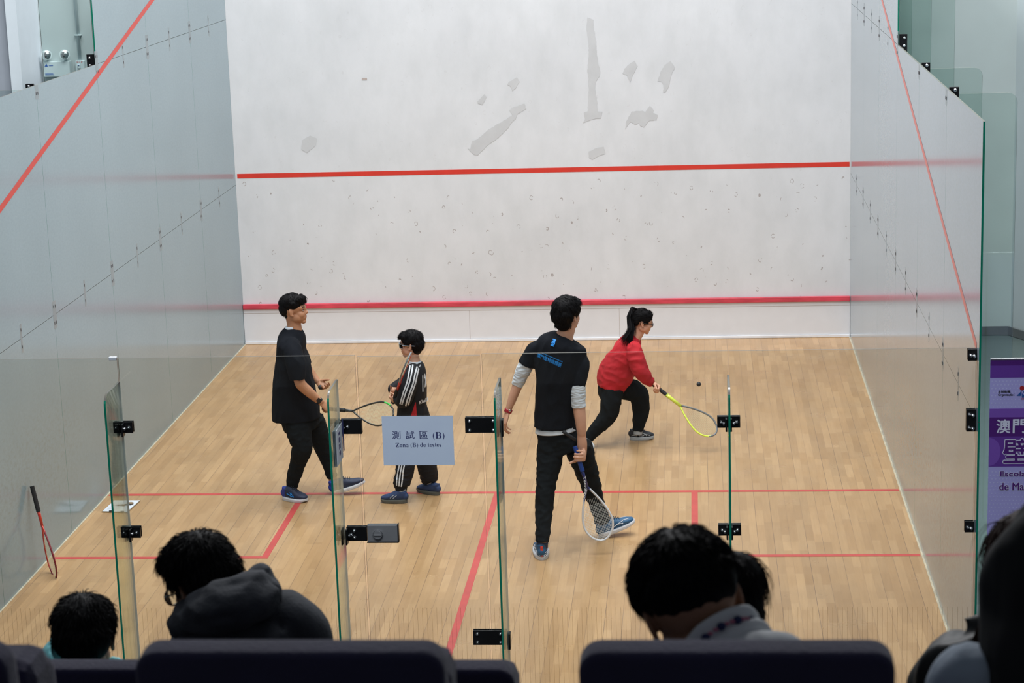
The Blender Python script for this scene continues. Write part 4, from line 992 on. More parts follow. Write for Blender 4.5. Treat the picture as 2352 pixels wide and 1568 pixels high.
# ---- boy in striped football top
def build_boy():
    root = empty('person', (2.52, 4.1, 0), 'small boy in black top with white sleeve stripes and clear goggles facing left', 'person')
    Y = 4.10; s = .90
    C0 = at(944, 790, Y); m = frame((-1, .10, -.10))
    b = bmesh.new(); add_head(b, C0, m, s)
    loft(b, secs([(948, 800, Y, 27, .045), (951, 822, Y, 25, .044), (953, 838, Y, 30, .07), (952, 860, Y, 30, .09), (950, 900, Y, 36, .10), (950, 960, Y, 50, .11), (950, 990, Y, 52, .11)]))
    loft(b, secs([(940, 985, 4.07, 38), (931, 1048, 4.04, 28), (927, 1100, 4.02, 20), (924, 1132, 4.00, 17), (923, 1142, 4.0, 17)]))
    loft(b, secs([(962, 985, 4.16, 38), (978, 1045, 4.2, 28), (985, 1090, 4.22, 18), (988, 1116, 4.24, 16)]))
    loft(b, secs([(948, 856, 4.0, 16), (938, 885, 3.93, 20), (929, 918, 3.93, 18), (917, 916, 4.0, 16), (908, 911, 4.07, 14)]))
    loft(b, secs([(948, 856, 4.2, 16), (930, 876, 4.25, 20), (910, 890, 4.2, 18), (903, 896, 4.15, 14)]))
    butt = at(903, 924, 4.07); tip = at(944.5, 803, 3.60); ax = (tip-butt).normalized()
    w2 = at(904, 893, 4.17); hp = butt+ax*.085
    add_hand(b, w2, (hp+V((-.018, .01, -.02)))-w2, VIEW*-1+CRIGHT*.2, ax, s=.74, curl=(45, 70, 50), thumb=(.6, .4, .6), fr=.0092)
    w1 = at(916, 911, 4.03); add_hand(b, w1, (butt+ax*.05+V((-.01, -.01, 0)))-w1, V((-.3, .9, .2)), ax, s=.72, curl=(60, 80, 50), thumb=(.6, .4, .6), fr=.0092)
    b = remesh(b, .0040, 2); finish('body', b, 'skin_light', root, smooth=True); face_details(root, C0, m, s)
    add_hair(root, C0, m, s, n=1300, ln=.036, lift=.14, messy=.14, seed=8, crown=(-.06, 0, .11), lowz=-.05, thick=.0013,
             shells=[(-.016, 0, .046, .097, .086, .082), (-.052, 0, .004, .064, .080, .078), (-.046, 0, -.040, .046, .062, .058), (.040, 0, .076, .058, .070, .038), (.006, 0, .030, .062, .087, .045)])
    P = lambda x, y, z: C0+m @ (V((x, y, z))*s)
    b = bmesh.new(); R_ = []
    for k in range(13):
        a = math.radians(-62+k*124/12); R_.append((.020+.085*math.cos(a), .074*math.sin(a)))
    for (x0, y0), (x1, y1) in zip(R_, R_[1:]):
        prism(b, [P(x0, y0, -.018), P(x1, y1, -.018), P(x1, y1, .017), P(x0, y0, .017)], m @ V((.002, 0, 0)))
    g = finish('goggles', b, 'lens_glass', root)
    b = bmesh.new(); tube(b, [P(x, y, .018) for x, y in R_], .0032*1, 6); tube(b, [P(x, y, -.019) for x, y in R_], .002, 6); tube(b, [P(.094*1, y_, 0) for y_ in (-.004, 0, .004)], .006, 6)
    finish('goggle_rim', b, 'goggle', g)
    for q in (1, -1): b = bmesh.new(); tube(b, [P(.060, q*.066, .008), P(.02, q*.080, .004), P(-.02, q*.083, .0), P(-.05, q*.082, -.004)], .0035, 6); finish('goggle_arm', b, 'goggle', g)
    b = bmesh.new(); loft(b, secs([(953, 828, Y, 29, .058), (953, 836, Y, 34, .066)]), seg=24, cap0='flat', cap1='flat'); finish('undershirt_collar', b, 'white_cloth', root, smooth=True)
    def S(u, v, w, dep, tilt=0):
        p, a, c_ = psec(u, v, Y, w, dep); return (p, a, c_, CRIGHT*math.cos(tilt)+CUP*math.sin(tilt))
    P1 = [S(953, 834, 30, .07, .3), S(955, 842, 40, .12, .25), S(956, 856, 44, .15, .1), S(956, 880, 46, .15), S(955, 905, 52, .145), S(949, 928, 66, .145), S(949, 955, 76, .145), S(949, 985, 80, .145)]
    P2 = secs([(950, 848, 4.0, 30), (944, 868, 3.95, 34), (935, 898, 3.92, 38), (929, 916, 3.92, 36), (922, 924, 3.95, 28), (914, 917, 4.03, 22)])
    P3 = secs([(948, 850, 4.2, 30), (930, 874, 4.25, 28), (912, 886, 4.22, 25), (901, 892, 4.17, 19), (901, 899, 4.15, 17)])
    b = bmesh.new()
    for p in (P1, P2, P3): loft(b, p, seg=24, sub=4, cap0='flat' if p is P1 else 'round', cap1='flat')
    b = remesh(b, .0055, 3, fold=.0035, ffreq=14, seed=9); top = finish('football_top', b, 'jersey_black', root, smooth=True)
    Q = lambda L: [(870+x/6.535, 730+y/6.535) for x, y in L]
    g = [strip(Q([(472, 710), (450, 830), (425, 960), (375, 1100), (345, 1200), (318, 1295)]), 3.2), strip(Q([(512, 698), (492, 830), (462, 960), (412, 1100), (375, 1210), (345, 1303)]), 3.2),
         strip(Q([(585, 700), (545, 840), (515, 980), (465, 1120), (428, 1230), (404, 1322)]), 3.4), strip(Q([(618, 700), (580, 840), (550, 980), (500, 1120), (465, 1230), (438, 1330)]), 3.2)]
    decal('sleeve_stripes', top, g, 'stripe_white', top)
    ga, gb, gc = Q([(556, 1245), (475, 1490), (572, 1490)])
    decal('red_gusset', top, [[[(ga[0]*(1-t/12)+(gb[0]*(1-k/6)+gc[0]*k/6)*t/12, ga[1]*(1-t/12)+(gb[1]*(1-k/6)+gc[1]*k/6)*t/12) for k in range(7)] for t in range(1, 13)]], 'red_sweater', top)
    decal_text('back_number', top, '12', Q([(655, 1110), (724, 1100), (706, 820), (652, 860)]), 'stripe_white', top, bold=.05)
    decal_text('back_name', top, 'Khalil', Q([(612, 1295), (738, 1245), (732, 1190), (605, 1245)]), 'stripe_white', top, bold=.03)
    tr = [secs([(950, 965, 4.12, 72, .12), (951, 990, 4.12, 74, .12), (951, 1010, 4.12, 66, .11)]),
          secs([(938, 990, 4.08, 46), (933, 1040, 4.05, 43), (930, 1075, 4.03, 43), (927, 1095, 4.02, 40), (922, 1108, 4.01, 39), (921, 1116, 4.01, 30), (922, 1127, 4.0, 24)]),
          secs([(962, 990, 4.16, 46), (974, 1040, 4.19, 44), (981, 1072, 4.21, 44), (986, 1098, 4.23, 40), (988, 1107, 4.23, 33)])]
    t_ = garment('track_trousers', tr, 'jersey_black', root, .0055, 2, .005, 20, 2, fstretch=(.7, .7, 1.5))
    K = lambda L: [(580+x/2.8, 640+y/2.8) for x, y in L]
    decal('leg_stripes', t_, [strip(K([(946, 1190), (935, 1240), (928, 1285), (926, 1330)]), 3.0), strip(K([(962, 1190), (952, 1240), (946, 1285), (941, 1335)]), 3.0), strip(K([(978, 1190), (968, 1240), (964, 1285), (957, 1338)]), 3.0)], 'stripe_white', t_)
    b = bmesh.new(); loft(b, secs([(923, 1120, 4.0, 22), (922, 1134, 4.0, 22)]), cap0='flat', cap1='flat'); finish('sock', b, 'sock_grey', root, smooth=True)
    b = bmesh.new(); loft(b, secs([(988, 1102, 4.23, 24), (990, 1114, 4.24, 22)]), cap0='flat', cap1='flat'); finish('sock', b, 'sock_grey', root, smooth=True)
    shoe(root, atz(935, 1154), atz(876, 1152), w=.088, h=.085, upper='shoe_boy', sole='sole_dark', laces=False, accent=('sock_grey', 'strap'))
    shoe(root, atz(1009, 1137), atz(960, 1127), w=.088, h=.085, upper='shoe_boy', sole='sole_dark', laces=False)
    racket('squash_racket', 'red and black racket held upright by the boy in goggles', butt, tip, ax.cross(VIEW)*1.0+VIEW*.02, L=.655, cols=('grip_black', 'frame_red', 'frame_grey'), stringcol='string_pale', width=.098)
build_boy()

# ---- coach seen from behind
def build_coach():
    root = empty('person', (3.9, 2.85, 0), 'tall coach in black printed T-shirt over grey long sleeves seen from behind', 'person')
    Y = 2.86
    C0 = at(1303, 722, Y); m = frame((.62, .78, .0), up=(.03, 0, 1))
    b = bmesh.new(); add_head(b, C0, m, 1.03)
    loft(b, secs([(1303, 735, Y, 40, .060), (1301, 756, Y, 40, .058), (1298, 768, Y, 40, .058), (1292, 785, Y, 56, .06), (1286, 805, Y, 76, .075)]))
    loft(b, secs([(1286, 805, Y, 78, .085), (1280, 860, Y, 70, .085), (1276, 930, Y, 66, .085), (1280, 985, Y, 68, .085), (1286, 1010, Y, 70, .085)]))
    loft(b, secs([(1266, 1015, 2.84, 40), (1260, 1060, 2.80, 42), (1254, 1110, 2.74, 36), (1250, 1170, 2.68, 32), (1247, 1230, 2.62, 24), (1246, 1258, 2.60, 24)]))
    loft(b, secs([(1318, 1015, 2.90, 40), (1338, 1060, 2.95, 42), (1355, 1110, 3.02, 36), (1371, 1165, 3.08, 28), (1384, 1205, 3.10, 22), (1388, 1214, 3.10, 24)]))
    # arms
    loft(b, secs([(1246, 803, Y, 24), (1224, 820, 2.87, 28), (1206, 850, 2.88, 27), (1190, 882, 2.88, 24), (1178, 912, 2.87, 21), (1168, 940, 2.86, 15), (1166, 946, 2.86, 15)]))
    w1 = at(1166, 946, 2.86); add_hand(b, w1, at(1157, 975, 2.84)-w1, CRIGHT+V((0, .4, 0)), V((0, 1, 0)), s=1.0, curl=(22, 28, 18), thumb=(.9, .35, .3), thumb_curl=10)
    loft(b, secs([(1322, 822, 2.86, 24), (1330, 850, 2.84, 34), (1327, 890, 2.82, 30), (1330, 936, 2.79, 29), (1334, 970, 2.77, 26), (1336, 996, 2.765, 21)]))
    butt = at(1320.5, 1025, 2.725); tip = at(1386, 1240, 2.665); ax = (tip-butt).normalized()
    loft(b, [(at(1335.5, 985, 2.77), .035, .030), (at(1336, 1002, 2.765), .033, .029), (at(1337, 1020, 2.762), .037, .031), (at(1336, 1043, 2.765), .036, .032)]); w2 = at(1339, 1042, 2.785)
    add_hand(b, w2, -VIEW*.9+CRIGHT*.05-CUP*.08, -CRIGHT-VIEW*.05, ax, s=1.13, curl=(66, 66, 60), thumb=(.35, .35, .80), thumb_curl=30, fr=.0088)
    b = remesh(b, .0042, 2); finish('body', b, 'skin_light', root, smooth=True); face_details(root, C0, m, 1.03)
    add_hair(root, C0, m, 1.03, n=1700, ln=.032, lift=.03, messy=.12, seed=5, crown=(-.055, .03, .12), lowz=-.07, thick=.0013,
             shells=[(-.014, 0, .048, .104, .096, .090), (-.054, 0, .010, .066, .090, .082), (-.048, 0, -.048, .050, .068, .062), (.040, 0, .078, .058, .078, .042), (.004, 0, .030, .066, .092, .055)])
    def S(u, v, w, dep, tilt=0, y=Y):
        p, a, c_ = psec(u, v, y, w, dep); return (p, a, c_, CRIGHT*math.cos(tilt)+CUP*math.sin(tilt))
    P1 = [S(1295, 770, 44, .072, -.34), S(1292, 777, 78, .10, -.36), S(1289, 788, 108, .125, -.34), S(1287, 804, 120, .135, -.28), S(1285, 832, 120, .14, -.14), S(1279, 875, 98, .135), S(1276, 925, 92, .13), S(1275, 960, 96, .135), S(1275, 978, 97, .14, -.16)]
    P2 = secs([(1245, 796, Y, 38), (1229, 808, 2.87, 44), (1216, 826, 2.88, 42), (1209, 838, 2.88, 39)])
    P3 = secs([(1322, 822, Y, 38), (1333, 835, 2.85, 42), (1330, 862, 2.83, 40), (1326, 885, 2.82, 37)])
    b = bmesh.new()
    for p in (P1, P2, P3): loft(b, p, seg=28, sub=4, cap0='flat' if p is P1 else 'round', cap1='flat')
    b = remesh(b, .0058, 3, fold=.0055, ffreq=9, seed=12, fstretch=(1.3, 1.3, .6)); tee = finish('t_shirt', b, 'tee_black', root, smooth=True)
    G = lambda L: [(1220+x/8.25, 670+y/8.25) for x, y in L]
    decal_text('back_print', tee, '澳門壁球錦標賽', G([(108, 1228), (563, 1440), (583, 1352), (120, 1150)]), 'print_blue', tee, bold=.008)
    decal_text('back_print', tee, 'SQUASH CHAMPIONSHIPS 2023', G([(205, 1172), (592, 1342), (596, 1318), (212, 1152)]), 'print_blue', tee, bold=.02)
    decal_text('neck_print', tee, 'RSM', G([(430, 1040), (478, 905), (408, 885), (365, 1015)]), 'print_blue', tee, bold=.05)
    # long grey sleeves and hem of the undershirt
    garment('undershirt_sleeve', [secs([(1211, 832, 2.88, 33), (1203, 848, 2.88, 35), (1195, 866, 2.88, 31), (1188, 885, 2.88, 27)])], 'white_cloth', root, .0045, 1, .004, 26, 4, fstretch=(.6, .6, 2))
    garment('undershirt_sleeve', [secs([(1327, 878, 2.82, 34), (1327, 900, 2.81, 37), (1328, 920, 2.80, 34), (1330, 937, 2.79, 32)])], 'white_cloth', root, .0045, 1, .004, 26, 7, fstretch=(.6, .6, 2))
    b = bmesh.new(); loft(b, [S(1276, 979, 92, .128, -.16), S(1277, 989, 97, .138, -.14)], seg=32, cap0='flat', cap1='flat'); finish('undershirt_hem', b, 'white_cloth', root, smooth=True)
    tr = [[S(1278, 984, 90, .12), S(1282, 1000, 98, .125), S(1288, 1018, 108, .125), S(1296, 1036, 112, .12)],
          secs([(1264, 1012, 2.84, 60), (1263, 1050, 2.81, 60), (1257, 1090, 2.76, 50), (1252, 1130, 2.71, 44), (1249, 1180, 2.66, 39), (1247, 1220, 2.62, 34), (1246, 1243, 2.60, 31)]),
          secs([(1327, 1024, 2.91, 66), (1337, 1050, 2.94, 60), (1351, 1092, 3.0, 50), (1361, 1125, 3.04, 43), (1369, 1152, 3.07, 37), (1378, 1180, 3.09, 36), (1384, 1198, 3.10, 36)])]
    garment('trousers', tr, 'pants_black', root, .0060, 2, .006, 14, 21, fstretch=(.8, .8, 1.2))
    h1 = atz(1245, 1286); shoe(root, h1, h1+V((-.035, .285, 0)), w=.112, h=.10, upper='shoe_teal', sole='sole_white', accent=('sole_white', 'cross'))
    b = bmesh.new(); box(b, h1+V((-.010, -.012, .03)), h1+V((.010, .012, .105)), bevel=.004); finish('heel_tab', b, 'frame_red', root)
    b = bmesh.new()
    for k in range(3): tube(b, [h1+V((-.052, .06, .075-.016*k)), h1+V((-.036, .010, .062-.014*k)), h1+V((-.014, -.010, .050-.012*k))], .0022, 5); tube(b, [h1+V((.052, .06, .075-.016*k)), h1+V((.036, .010, .062-.014*k)), h1+V((.014, -.010, .050-.012*k))], .0022, 5)
    finish('heel_piping', b, 'sole_white', root)
    h2 = atz(1378, 1234); t2 = at(1449, 1204, 3.16); shoe(root, h2, h2+(t2-h2).normalized()*.29, up=(-.2, 0, 1), w=.105, h=.10, upper='shoe_teal', sole='sole_white', accent=('sole_white', 'bird'))
    b = bmesh.new(); loft(b, secs([(1246, 1244, 2.60, 27), (1245, 1256, 2.60, 27)]), cap0='flat', cap1='flat'); finish('sock', b, 'shoe_navy', root, smooth=True)
    wd = (at(1166, 946, 2.86)-at(1178, 912, 2.87)).normalized(); wc = at(1167.5, 943, 2.86)
    b = bmesh.new(); loft(b, [(wc-wd*.012, .030, .030), (wc+wd*.012, .029, .029)], seg=20, cap0='flat', cap1='flat'); wb = finish('wristwatch', b, 'band_red', root, smooth=True)
    b = bmesh.new(); ball(b, wc-VIEW*.028+CRIGHT*.010, (.009, .006, .010), 16, 10); finish('watch_face', b, 'chrome', wb, smooth=True)
    racket('squash_racket', 'white and navy racket with blue grip hanging from the coach right hand', butt, tip, -VIEW, L=(tip-butt).length, cols=('grip_blue', 'frame_navy', 'frame_white'), stringcol='string_white', width=.107, sel=lambda a, q: a > .57 or q < -.15, text=('Tecnifibre', 'frame_white', .225, .405, .0, .057, -.021, 1))
    bm = bmesh.new(); tube(bm, [at(1293, 990, 2.70), at(1301, 996, 2.70), at(1312, 1003, 2.71), at(1322, 1010, 2.715)], .0125, 12); finish('black_rod', bm, 'grip_black', smooth=True, label='black padded rod end tucked behind the coach right wrist', cat='racket grip')
build_coach()

# ---- girl in red sweater
def build_girl():
    root = empty('person', (4.2, 5.65, 0), 'girl with ponytail and glasses in red sweater lunging to hit the ball', 'person')
    Y = 5.66; s = .89
    C0 = at(1476, 738, Y); m = frame((1, .12, -.30))
    b = bmesh.new(); add_head(b, C0, m, s)
    loft(b, secs([(1471, 746, Y, 26, .042), (1467, 764, Y, 24, .042), (1459, 778, Y, 24, .05), (1440, 806, Y, 36, .09), (1420, 850, Y, 44, .09), (1405, 892, Y, 40, .09), (1402, 910, Y, 38, .09)]))
    loft(b, secs([(1403, 905, 5.58, 42), (1400, 940, 5.56, 36), (1390, 962, 5.55, 30), (1370, 984, 5.55, 24), (1352, 1005, 5.55, 17)]))
    loft(b, secs([(1418, 898, 5.72, 38), (1450, 902, 5.76, 36), (1470, 915, 5.78, 34), (1470, 945, 5.78, 26), (1467, 975, 5.78, 18), (1465, 992, 5.78, 17)]))
    loft(b, secs([(1452, 806, 5.56, 16), (1464, 838, 5.48, 22), (1475, 862, 5.50, 20), (1490, 874, 5.53, 16), (1498, 880, 5.55, 14)]))
    loft(b, secs([(1448, 806, 5.76, 16), (1450, 840, 5.84, 22), (1444, 870, 5.82, 18), (1440, 890, 5.78, 14)]))
    w2 = at(1440, 890, 5.78); add_hand(b, w2, V((.1, -.1, -.6)), V((0, -1, 0)), V((1, 0, 0)), s=.78, fr=.0092)
    w1 = at(1498, 880, 5.55); butt = at(1500, 882, 5.535); tip = at(1634, 988, 5.42); ax = (tip-butt).normalized()
    add_hand(b, w1, at(1512, 890, 5.52)-w1, (at(1512, 896, 5.49)-at(1508, 878, 5.56)), -VIEW*.8+CUP*.5, s=.92, curl=(58, 74, 50), thumb=(.85, .3, .5), fr=.0092)
    b = remesh(b, .0042, 2); finish('body', b, 'skin_light', root, smooth=True); face_details(root, C0, m, s)
    h = add_hair(root, C0, m, s, n=900, ln=.05, lift=.0, messy=.05, seed=15, crown=(.11, 0, .06), lowz=-.02, thick=.0014,
             shells=[(-.014, 0, .038, .098, .082, .086), (-.052, 0, .012, .062, .076, .070), (.034, 0, .074, .048, .062, .036), (.0, 0, .022, .050, .083, .040)])
    b = bmesh.new(); rnd = random.Random(4)
    tie = at(1456, 712, Y)
    for k in range(240):
        a, c_ = rnd.gauss(0, 1), rnd.gauss(0, 1); e = (rnd.random() < .45)
        j = V((0, rnd.gauss(0, .010), 0))
        pts = [at(1464, 710, Y), at(1452+a*1.3, 707+c_, Y)+j, at(1447+a*2.6, 727, Y-.01)+j, at(1451+a*3.6, 752+c_*2, Y-.05)+j*2, at(1448+a*4-(9 if e else 0), 771+c_*2, Y-.09)+j*2, at((1430 if e else 1444)+a*5, (782 if e else 796)+c_*4, Y-.13)+j*2]
        tube(b, pts, lambda t, w=rnd.uniform(.0022, .004): w*(1.1-t*.95), 5)
    finish('ponytail', b, 'hair_black', h, smooth=True)
    b = bmesh.new(); ball(b, tie, (.012, .016, .014), 12, 8); finish('hair_tie', b, 'glasses_frame', h, smooth=True)
    P = lambda x, y, z: C0+m @ (V((x, y, z))*s)
    b = bmesh.new()
    for q in (1, -1):
        tube(b, [P(.100+.0*math.cos(k), q*.033+.021*math.cos(2*PI*k/12), -.002+.015*math.sin(2*PI*k/12)) for k in range(12)], .0022, 6, closed=True)
        tube(b, [P(.098, q*.054, .004), P(.06, q*.074, .003), P(0, q*.081, 0)], .002, 6)
    tube(b, [P(.101, -.012, 0), P(.104, 0, .003), P(.101, .012, 0)], .0018, 6)
    finish('glasses', b, 'glasses_frame', root)
    P1 = secs([(1464, 774, Y, 22, .055), (1457, 781, Y, 40, .10), (1448, 792, Y, 56, .14), (1438, 810, Y, 66, .16), (1427, 832, Y, 76, .165), (1415, 856, Y, 82, .165), (1407, 876, Y, 74, .16), (1402, 890, Y, 62, .15)])
    P2 = secs([(1455, 800, 5.54, 36), (1461, 825, 5.50, 40), (1471, 850, 5.48, 37), (1483, 866, 5.51, 30), (1491, 874, 5.53, 24), (1498, 880, 5.55, 19)])
    P3 = secs([(1450, 800, 5.78, 34), (1450, 835, 5.83, 34), (1446, 862, 5.83, 26)])
    b = bmesh.new()
    for p in (P1, P2, P3): loft(b, p, seg=24, sub=4, cap0='flat' if p is P1 else 'round', cap1='flat')
    b = remesh(b, .0062, 3, fold=.0075, ffreq=10, seed=31, fstretch=(.8, 1, 1.4)); sw = finish('sweater', b, 'red_sweater', root, smooth=True)
    tr = [secs([(1404, 882, Y, 58, .14), (1403, 900, Y, 58, .14), (1404, 915, Y, 50, .13)]),
          secs([(1406, 895, 5.60, 52), (1403, 925, 5.57, 47), (1398, 950, 5.56, 42), (1384, 970, 5.55, 35), (1366, 988, 5.55, 29), (1350, 1008, 5.55, 24)]),
          secs([(1416, 893, 5.70, 46), (1440, 893, 5.74, 50), (1462, 902, 5.77, 50), (1471, 925, 5.78, 42), (1471, 950, 5.78, 36), (1468, 970, 5.78, 30), (1466, 982, 5.78, 25), (1465, 988, 5.78, 24)])]
    garment('joggers', tr, 'pants_black', root, .0065, 2, .006, 16, 41)
    shoe(root, atz(1447, 1009), atz(1502, 1007), w=.09, h=.085, upper='shoe_black', sole='sock_grey', accent=('sock_grey', 'web'))
    b = bmesh.new(); loft(b, secs([(1466, 984, 5.78, 21), (1465, 997, 5.78, 21)]), cap0='flat', cap1='flat'); finish('sock', b, 'sock_grey', root, smooth=True)
    t2 = atz(1358, 1030, .03); h2 = at(1340, 1012, 5.55); shoe(root, h2, h2+(t2-h2).normalized()*.22, up=(-.8, 0, .6), w=.09, h=.085, upper='shoe_black', sole='sock_grey')
    racket('squash_racket', 'yellow racket swung low by the girl in red', butt, tip, VIEW*.8-CUP*.45, L=.675, cols=('grip_black', 'frame_yellow', 'frame_grey'), stringcol='string_pale', width=.095, grip_len=.155, shaft_r=.017, sel=lambda a, q: q > .0 or a > .96)
build_girl()

# ------------------------------------------------------------------ seating and spectators
mat('seat_fabric', (.030, .026, .075), .9, var=.15, bump=.3, bscale=150, sheen=.3); mat('seat_shell', (.008, .008, .012), .5)
mat('coat_charcoal', (.038, .042, .052), .85, var=.15, bump=.2, bscale=120); mat('puffer_black', (.008, .010, .011), .55, var=.2)
mat('teal_shirt', (.30, .80, .84), .8, var=.06); mat('pale_jacket', (.34, .41, .50), .8, var=.05, bump=.1); mat('cream_shirt', (.62, .64, .66), .8, var=.05)
mat('print_navy', (.012, .02, .09), .7); mat('print_pink', (.45, .12, .20), .7); mat('hood_black', (.006, .007, .009), .9, var=.2)
bm = bmesh.new(); prof = [(-14.5, -.1), (-14.5, 3.75), (-10.65, 3.75), (-10.65, 3.35), (-9.7, 3.35), (-9.7, 2.95), (-8.75, 2.95), (-8.75, 2.55), (-7.8, 2.55), (-7.8, 2.15), (-6.85, 2.15), (-6.85, 1.75), (-5.9, 1.75), (-5.9, 1.35), (-4.95, 1.35), (-4.95, .95), (-4.0, .95), (-4.0, -.1)]
prism(bm, [(-4, a, b) for a, b in prof], (15, 0, 0)); finish('floor_tiers', bm, 'tier_carpet', kind='structure')
bm = bmesh.new(); box(bm, (-4, -4.0, -.1), (11, -.05, -.002)); finish('floor_gangway', bm, 'tier_carpet', kind='structure')
def make_chair(xc, y, top, z0, label, w=.448, folded=True):
    o = empty('auditorium_chair', (xc, y, z0), label, 'seat', 'upholstered seats in the stands')
    def rounded(hw, h0, h1, r, n=6):
        P = [(-hw, h0), (hw, h0)]
        P += [(hw-r+r*math.cos(PI/2*k/n), h1-r+r*math.sin(PI/2*k/n)) for k in range(n+1)]
        P += [(-hw+r-r*math.sin(PI/2*k/n), h1-r+r*math.cos(PI/2*k/n)) for k in range(n+1)]
        return P
    b = bmesh.new(); tl = .14
    prism(b, [(xc+x, y-(z-top+.45)*tl+.06, z) for x, z in rounded(w/2, top-.52, top, .032)], (0, -.055, -.004)); bmesh.ops.bevel(b, geom=[e for e in b.edges if len(e.link_faces) == 2 and e.calc_face_angle() > 1.2], offset=.011, segments=3, affect='EDGES', profile=.6)
    finish('backrest', b, 'seat_fabric', o, smooth=True)
    b = bmesh.new(); box(b, (xc-w/2+.01, y+.08, z0+.36), (xc+w/2-.01, y+(.20 if folded else .5), z0+(.80 if folded else .46)) if folded else (xc+w/2-.01, y+.50, z0+.46), bevel=.03); finish('seat', b, 'seat_fabric', o)
    for sx in (-1, 1):
        b = bmesh.new(); box(b, (xc+sx*(w/2+.02)-.015, y, z0+.001), (xc+sx*(w/2+.02)+.015, y+.12, z0+.55), bevel=.005); finish('leg', b, 'seat_shell', o)
    return o
yN = -9.08; zt = at(680, 1462, yN).z+.0
xa, xb = at(327, 1480, yN).x, at(1028, 1480, yN).x; W = xb-xa
make_chair((xa+xb)/2, yN-.0, zt, 2.95, 'large dark navy seat back at bottom centre left, nearest the camera', W)
xa, xb = at(1332, 1490, yN).x, at(2050, 1490, yN).x
make_chair((xa+xb)/2, yN, zt, 2.95, 'large dark navy seat back at bottom right behind the boy with bowed head', xb-xa, folded=False)
xb = at(38, 1500, yN).x; make_chair(xb-W/2, yN, zt, 2.95, 'dark navy seat back cut off by the bottom left corner', W)
yA = -8.62; xb = at(126, 1510, yA).x; make_chair(xb-W/2, yA, at(60, 1491, yA).z, 2.95-.39, 'small navy seat back showing just right of the corner seat', W)
yR = -8.12; zr = at(1100, 1510, yR).z
xb = at(1186, 1530, yR).x; make_chair(xb-W/2, yR, zr, 2.55, 'navy seat back of the next row, rounded corner beside the door fin', W)
xb = at(440, 1530, yR).x; make_chair(xb-W/2, yR, zr, 2.55, 'navy seat back of the next row in front of the child in teal', W)

def spect_head(root, c0, m, s, skin, hair_kw, ears=True, neck=None, voxel=.004):
    b = bmesh.new(); add_head(b, c0, m, s, ears)
    if neck: loft(b, neck)
    b = remesh(b, voxel, 2); finish('body', b, skin, root, smooth=True)
    if hair_kw is not None: return add_hair(root, c0, m, s, **hair_kw)
def seated_legs(b, x, y, z, s=1.0):
    for q in (-1, 1):
        loft(b, [(V((x+q*.09*s, y, z+.10)), .075*s, .07*s, V((1, 0, 0))), (V((x+q*.11*s, y+.22*s, z+.10)), .07*s, .065*s, V((1, 0, 0))), (V((x+q*.11*s, y+.40*s, z+.06)), .055*s, .055*s, V((1, 0, 0))), (V((x+q*.11*s, y+.42*s, z-.10*s)), .045*s, .045*s, V((1, 0, 0))), (V((x+q*.11*s, y+.40*s, z-.32*s)), .035*s, .035*s, V((1, 0, 0)))], seg=12)

# boy with bowed head, nearest spectator on the right
root = empty('person', (4.80, -8.72, 2.95), 'boy with short black hair bowing his head in white shirt with dotted collar', 'person')
Y = -8.62; c0 = at(1589, 1398, Y)
upv = (CUP*.90-CRIGHT*.36+VIEW*.45).normalized(); m = frame(VIEW*.8-CUP*.42-CRIGHT*.05, upv)
tor = [(at(1690, 1535, Y-.05), .05, .06, CRIGHT), (at(1712, 1565, Y-.08), .10, .09, CRIGHT), (at(1712, 1600, Y-.10), .145, .10, CRIGHT), (V((at(1700, 1560, Y).x, Y-.12, 3.50)), .15, .11, CRIGHT)]
neck = [(at(1592, 1425, Y-.0), .050, .05), (at(1615, 1462, Y-.03), .048, .048), (at(1640, 1500, Y-.06), .06, .055)]
spect_head(root, c0, m, 1.0, 'skin_dark', dict(n=2600, ln=.028, lift=.06, messy=.12, seed=51, crown=(-.06, 0, .10), lowz=.0, sidez=.03, thick=.0016, shells=[(-.014, 0, .048, .1010, .089, .084), (-.052, 0, .026, .064, .080, .064), (.040, 0, .070, .056, .072, .040)]), neck=neck)
b = bmesh.new(); loft(b, tor, seg=24); loft(b, [(at(1720, 1520, Y-.1), .045, .05), (at(1785, 1520, Y-.1), .052, .055), (at(1840, 1570, Y-.08), .05, .05)])
b = remesh(b, .007, 3, fold=.004, ffreq=10); sh = finish('shirt', b, 'cream_shirt', root, smooth=True)
b = bmesh.new(); seated_legs(b, *(at(1665, 1560, Y).x, Y+.0, 3.40, .85)); finish('trousers', remesh(b, .01, 2), 'pants_black', root, smooth=True)
b = bmesh.new(); cp = [at(1590, 1490, Y-.10), at(1625, 1452, Y-.10), at(1672, 1424, Y-.08), at(1715, 1415, Y-.05), at(1735, 1432, Y-.0)]
loft(b, [(p, .019, .008, CUP) for p in cp], seg=12, sub=6); loft(b, [(p+CRIGHT*.018-CUP*.022, .019, .012, CUP) for p in cp], seg=12, sub=6); col = finish('collar', b, 'cream_shirt', sh, smooth=True)
b1, b2 = bmesh.new(), bmesh.new(); N = 15
for k in range(N):
    t = .05+3.7*k/(N-1); p = catmull(cp, t)-VIEW*.016-CUP*.002
    if k % 3 == 0: ball(b1, p, (.0075, .0045, .0075), 8, 6)
    else: ball(b2, p, (.0045, .003, .0035), 8, 6)
    p = p+CRIGHT*.024-CUP*.028
    if k % 3 == 1: ball(b1, p, (.0065, .0045, .0065), 8, 6)
finish('collar_dots', b1, 'print_navy', col); finish('collar_stitching', b2, 'print_pink', col)

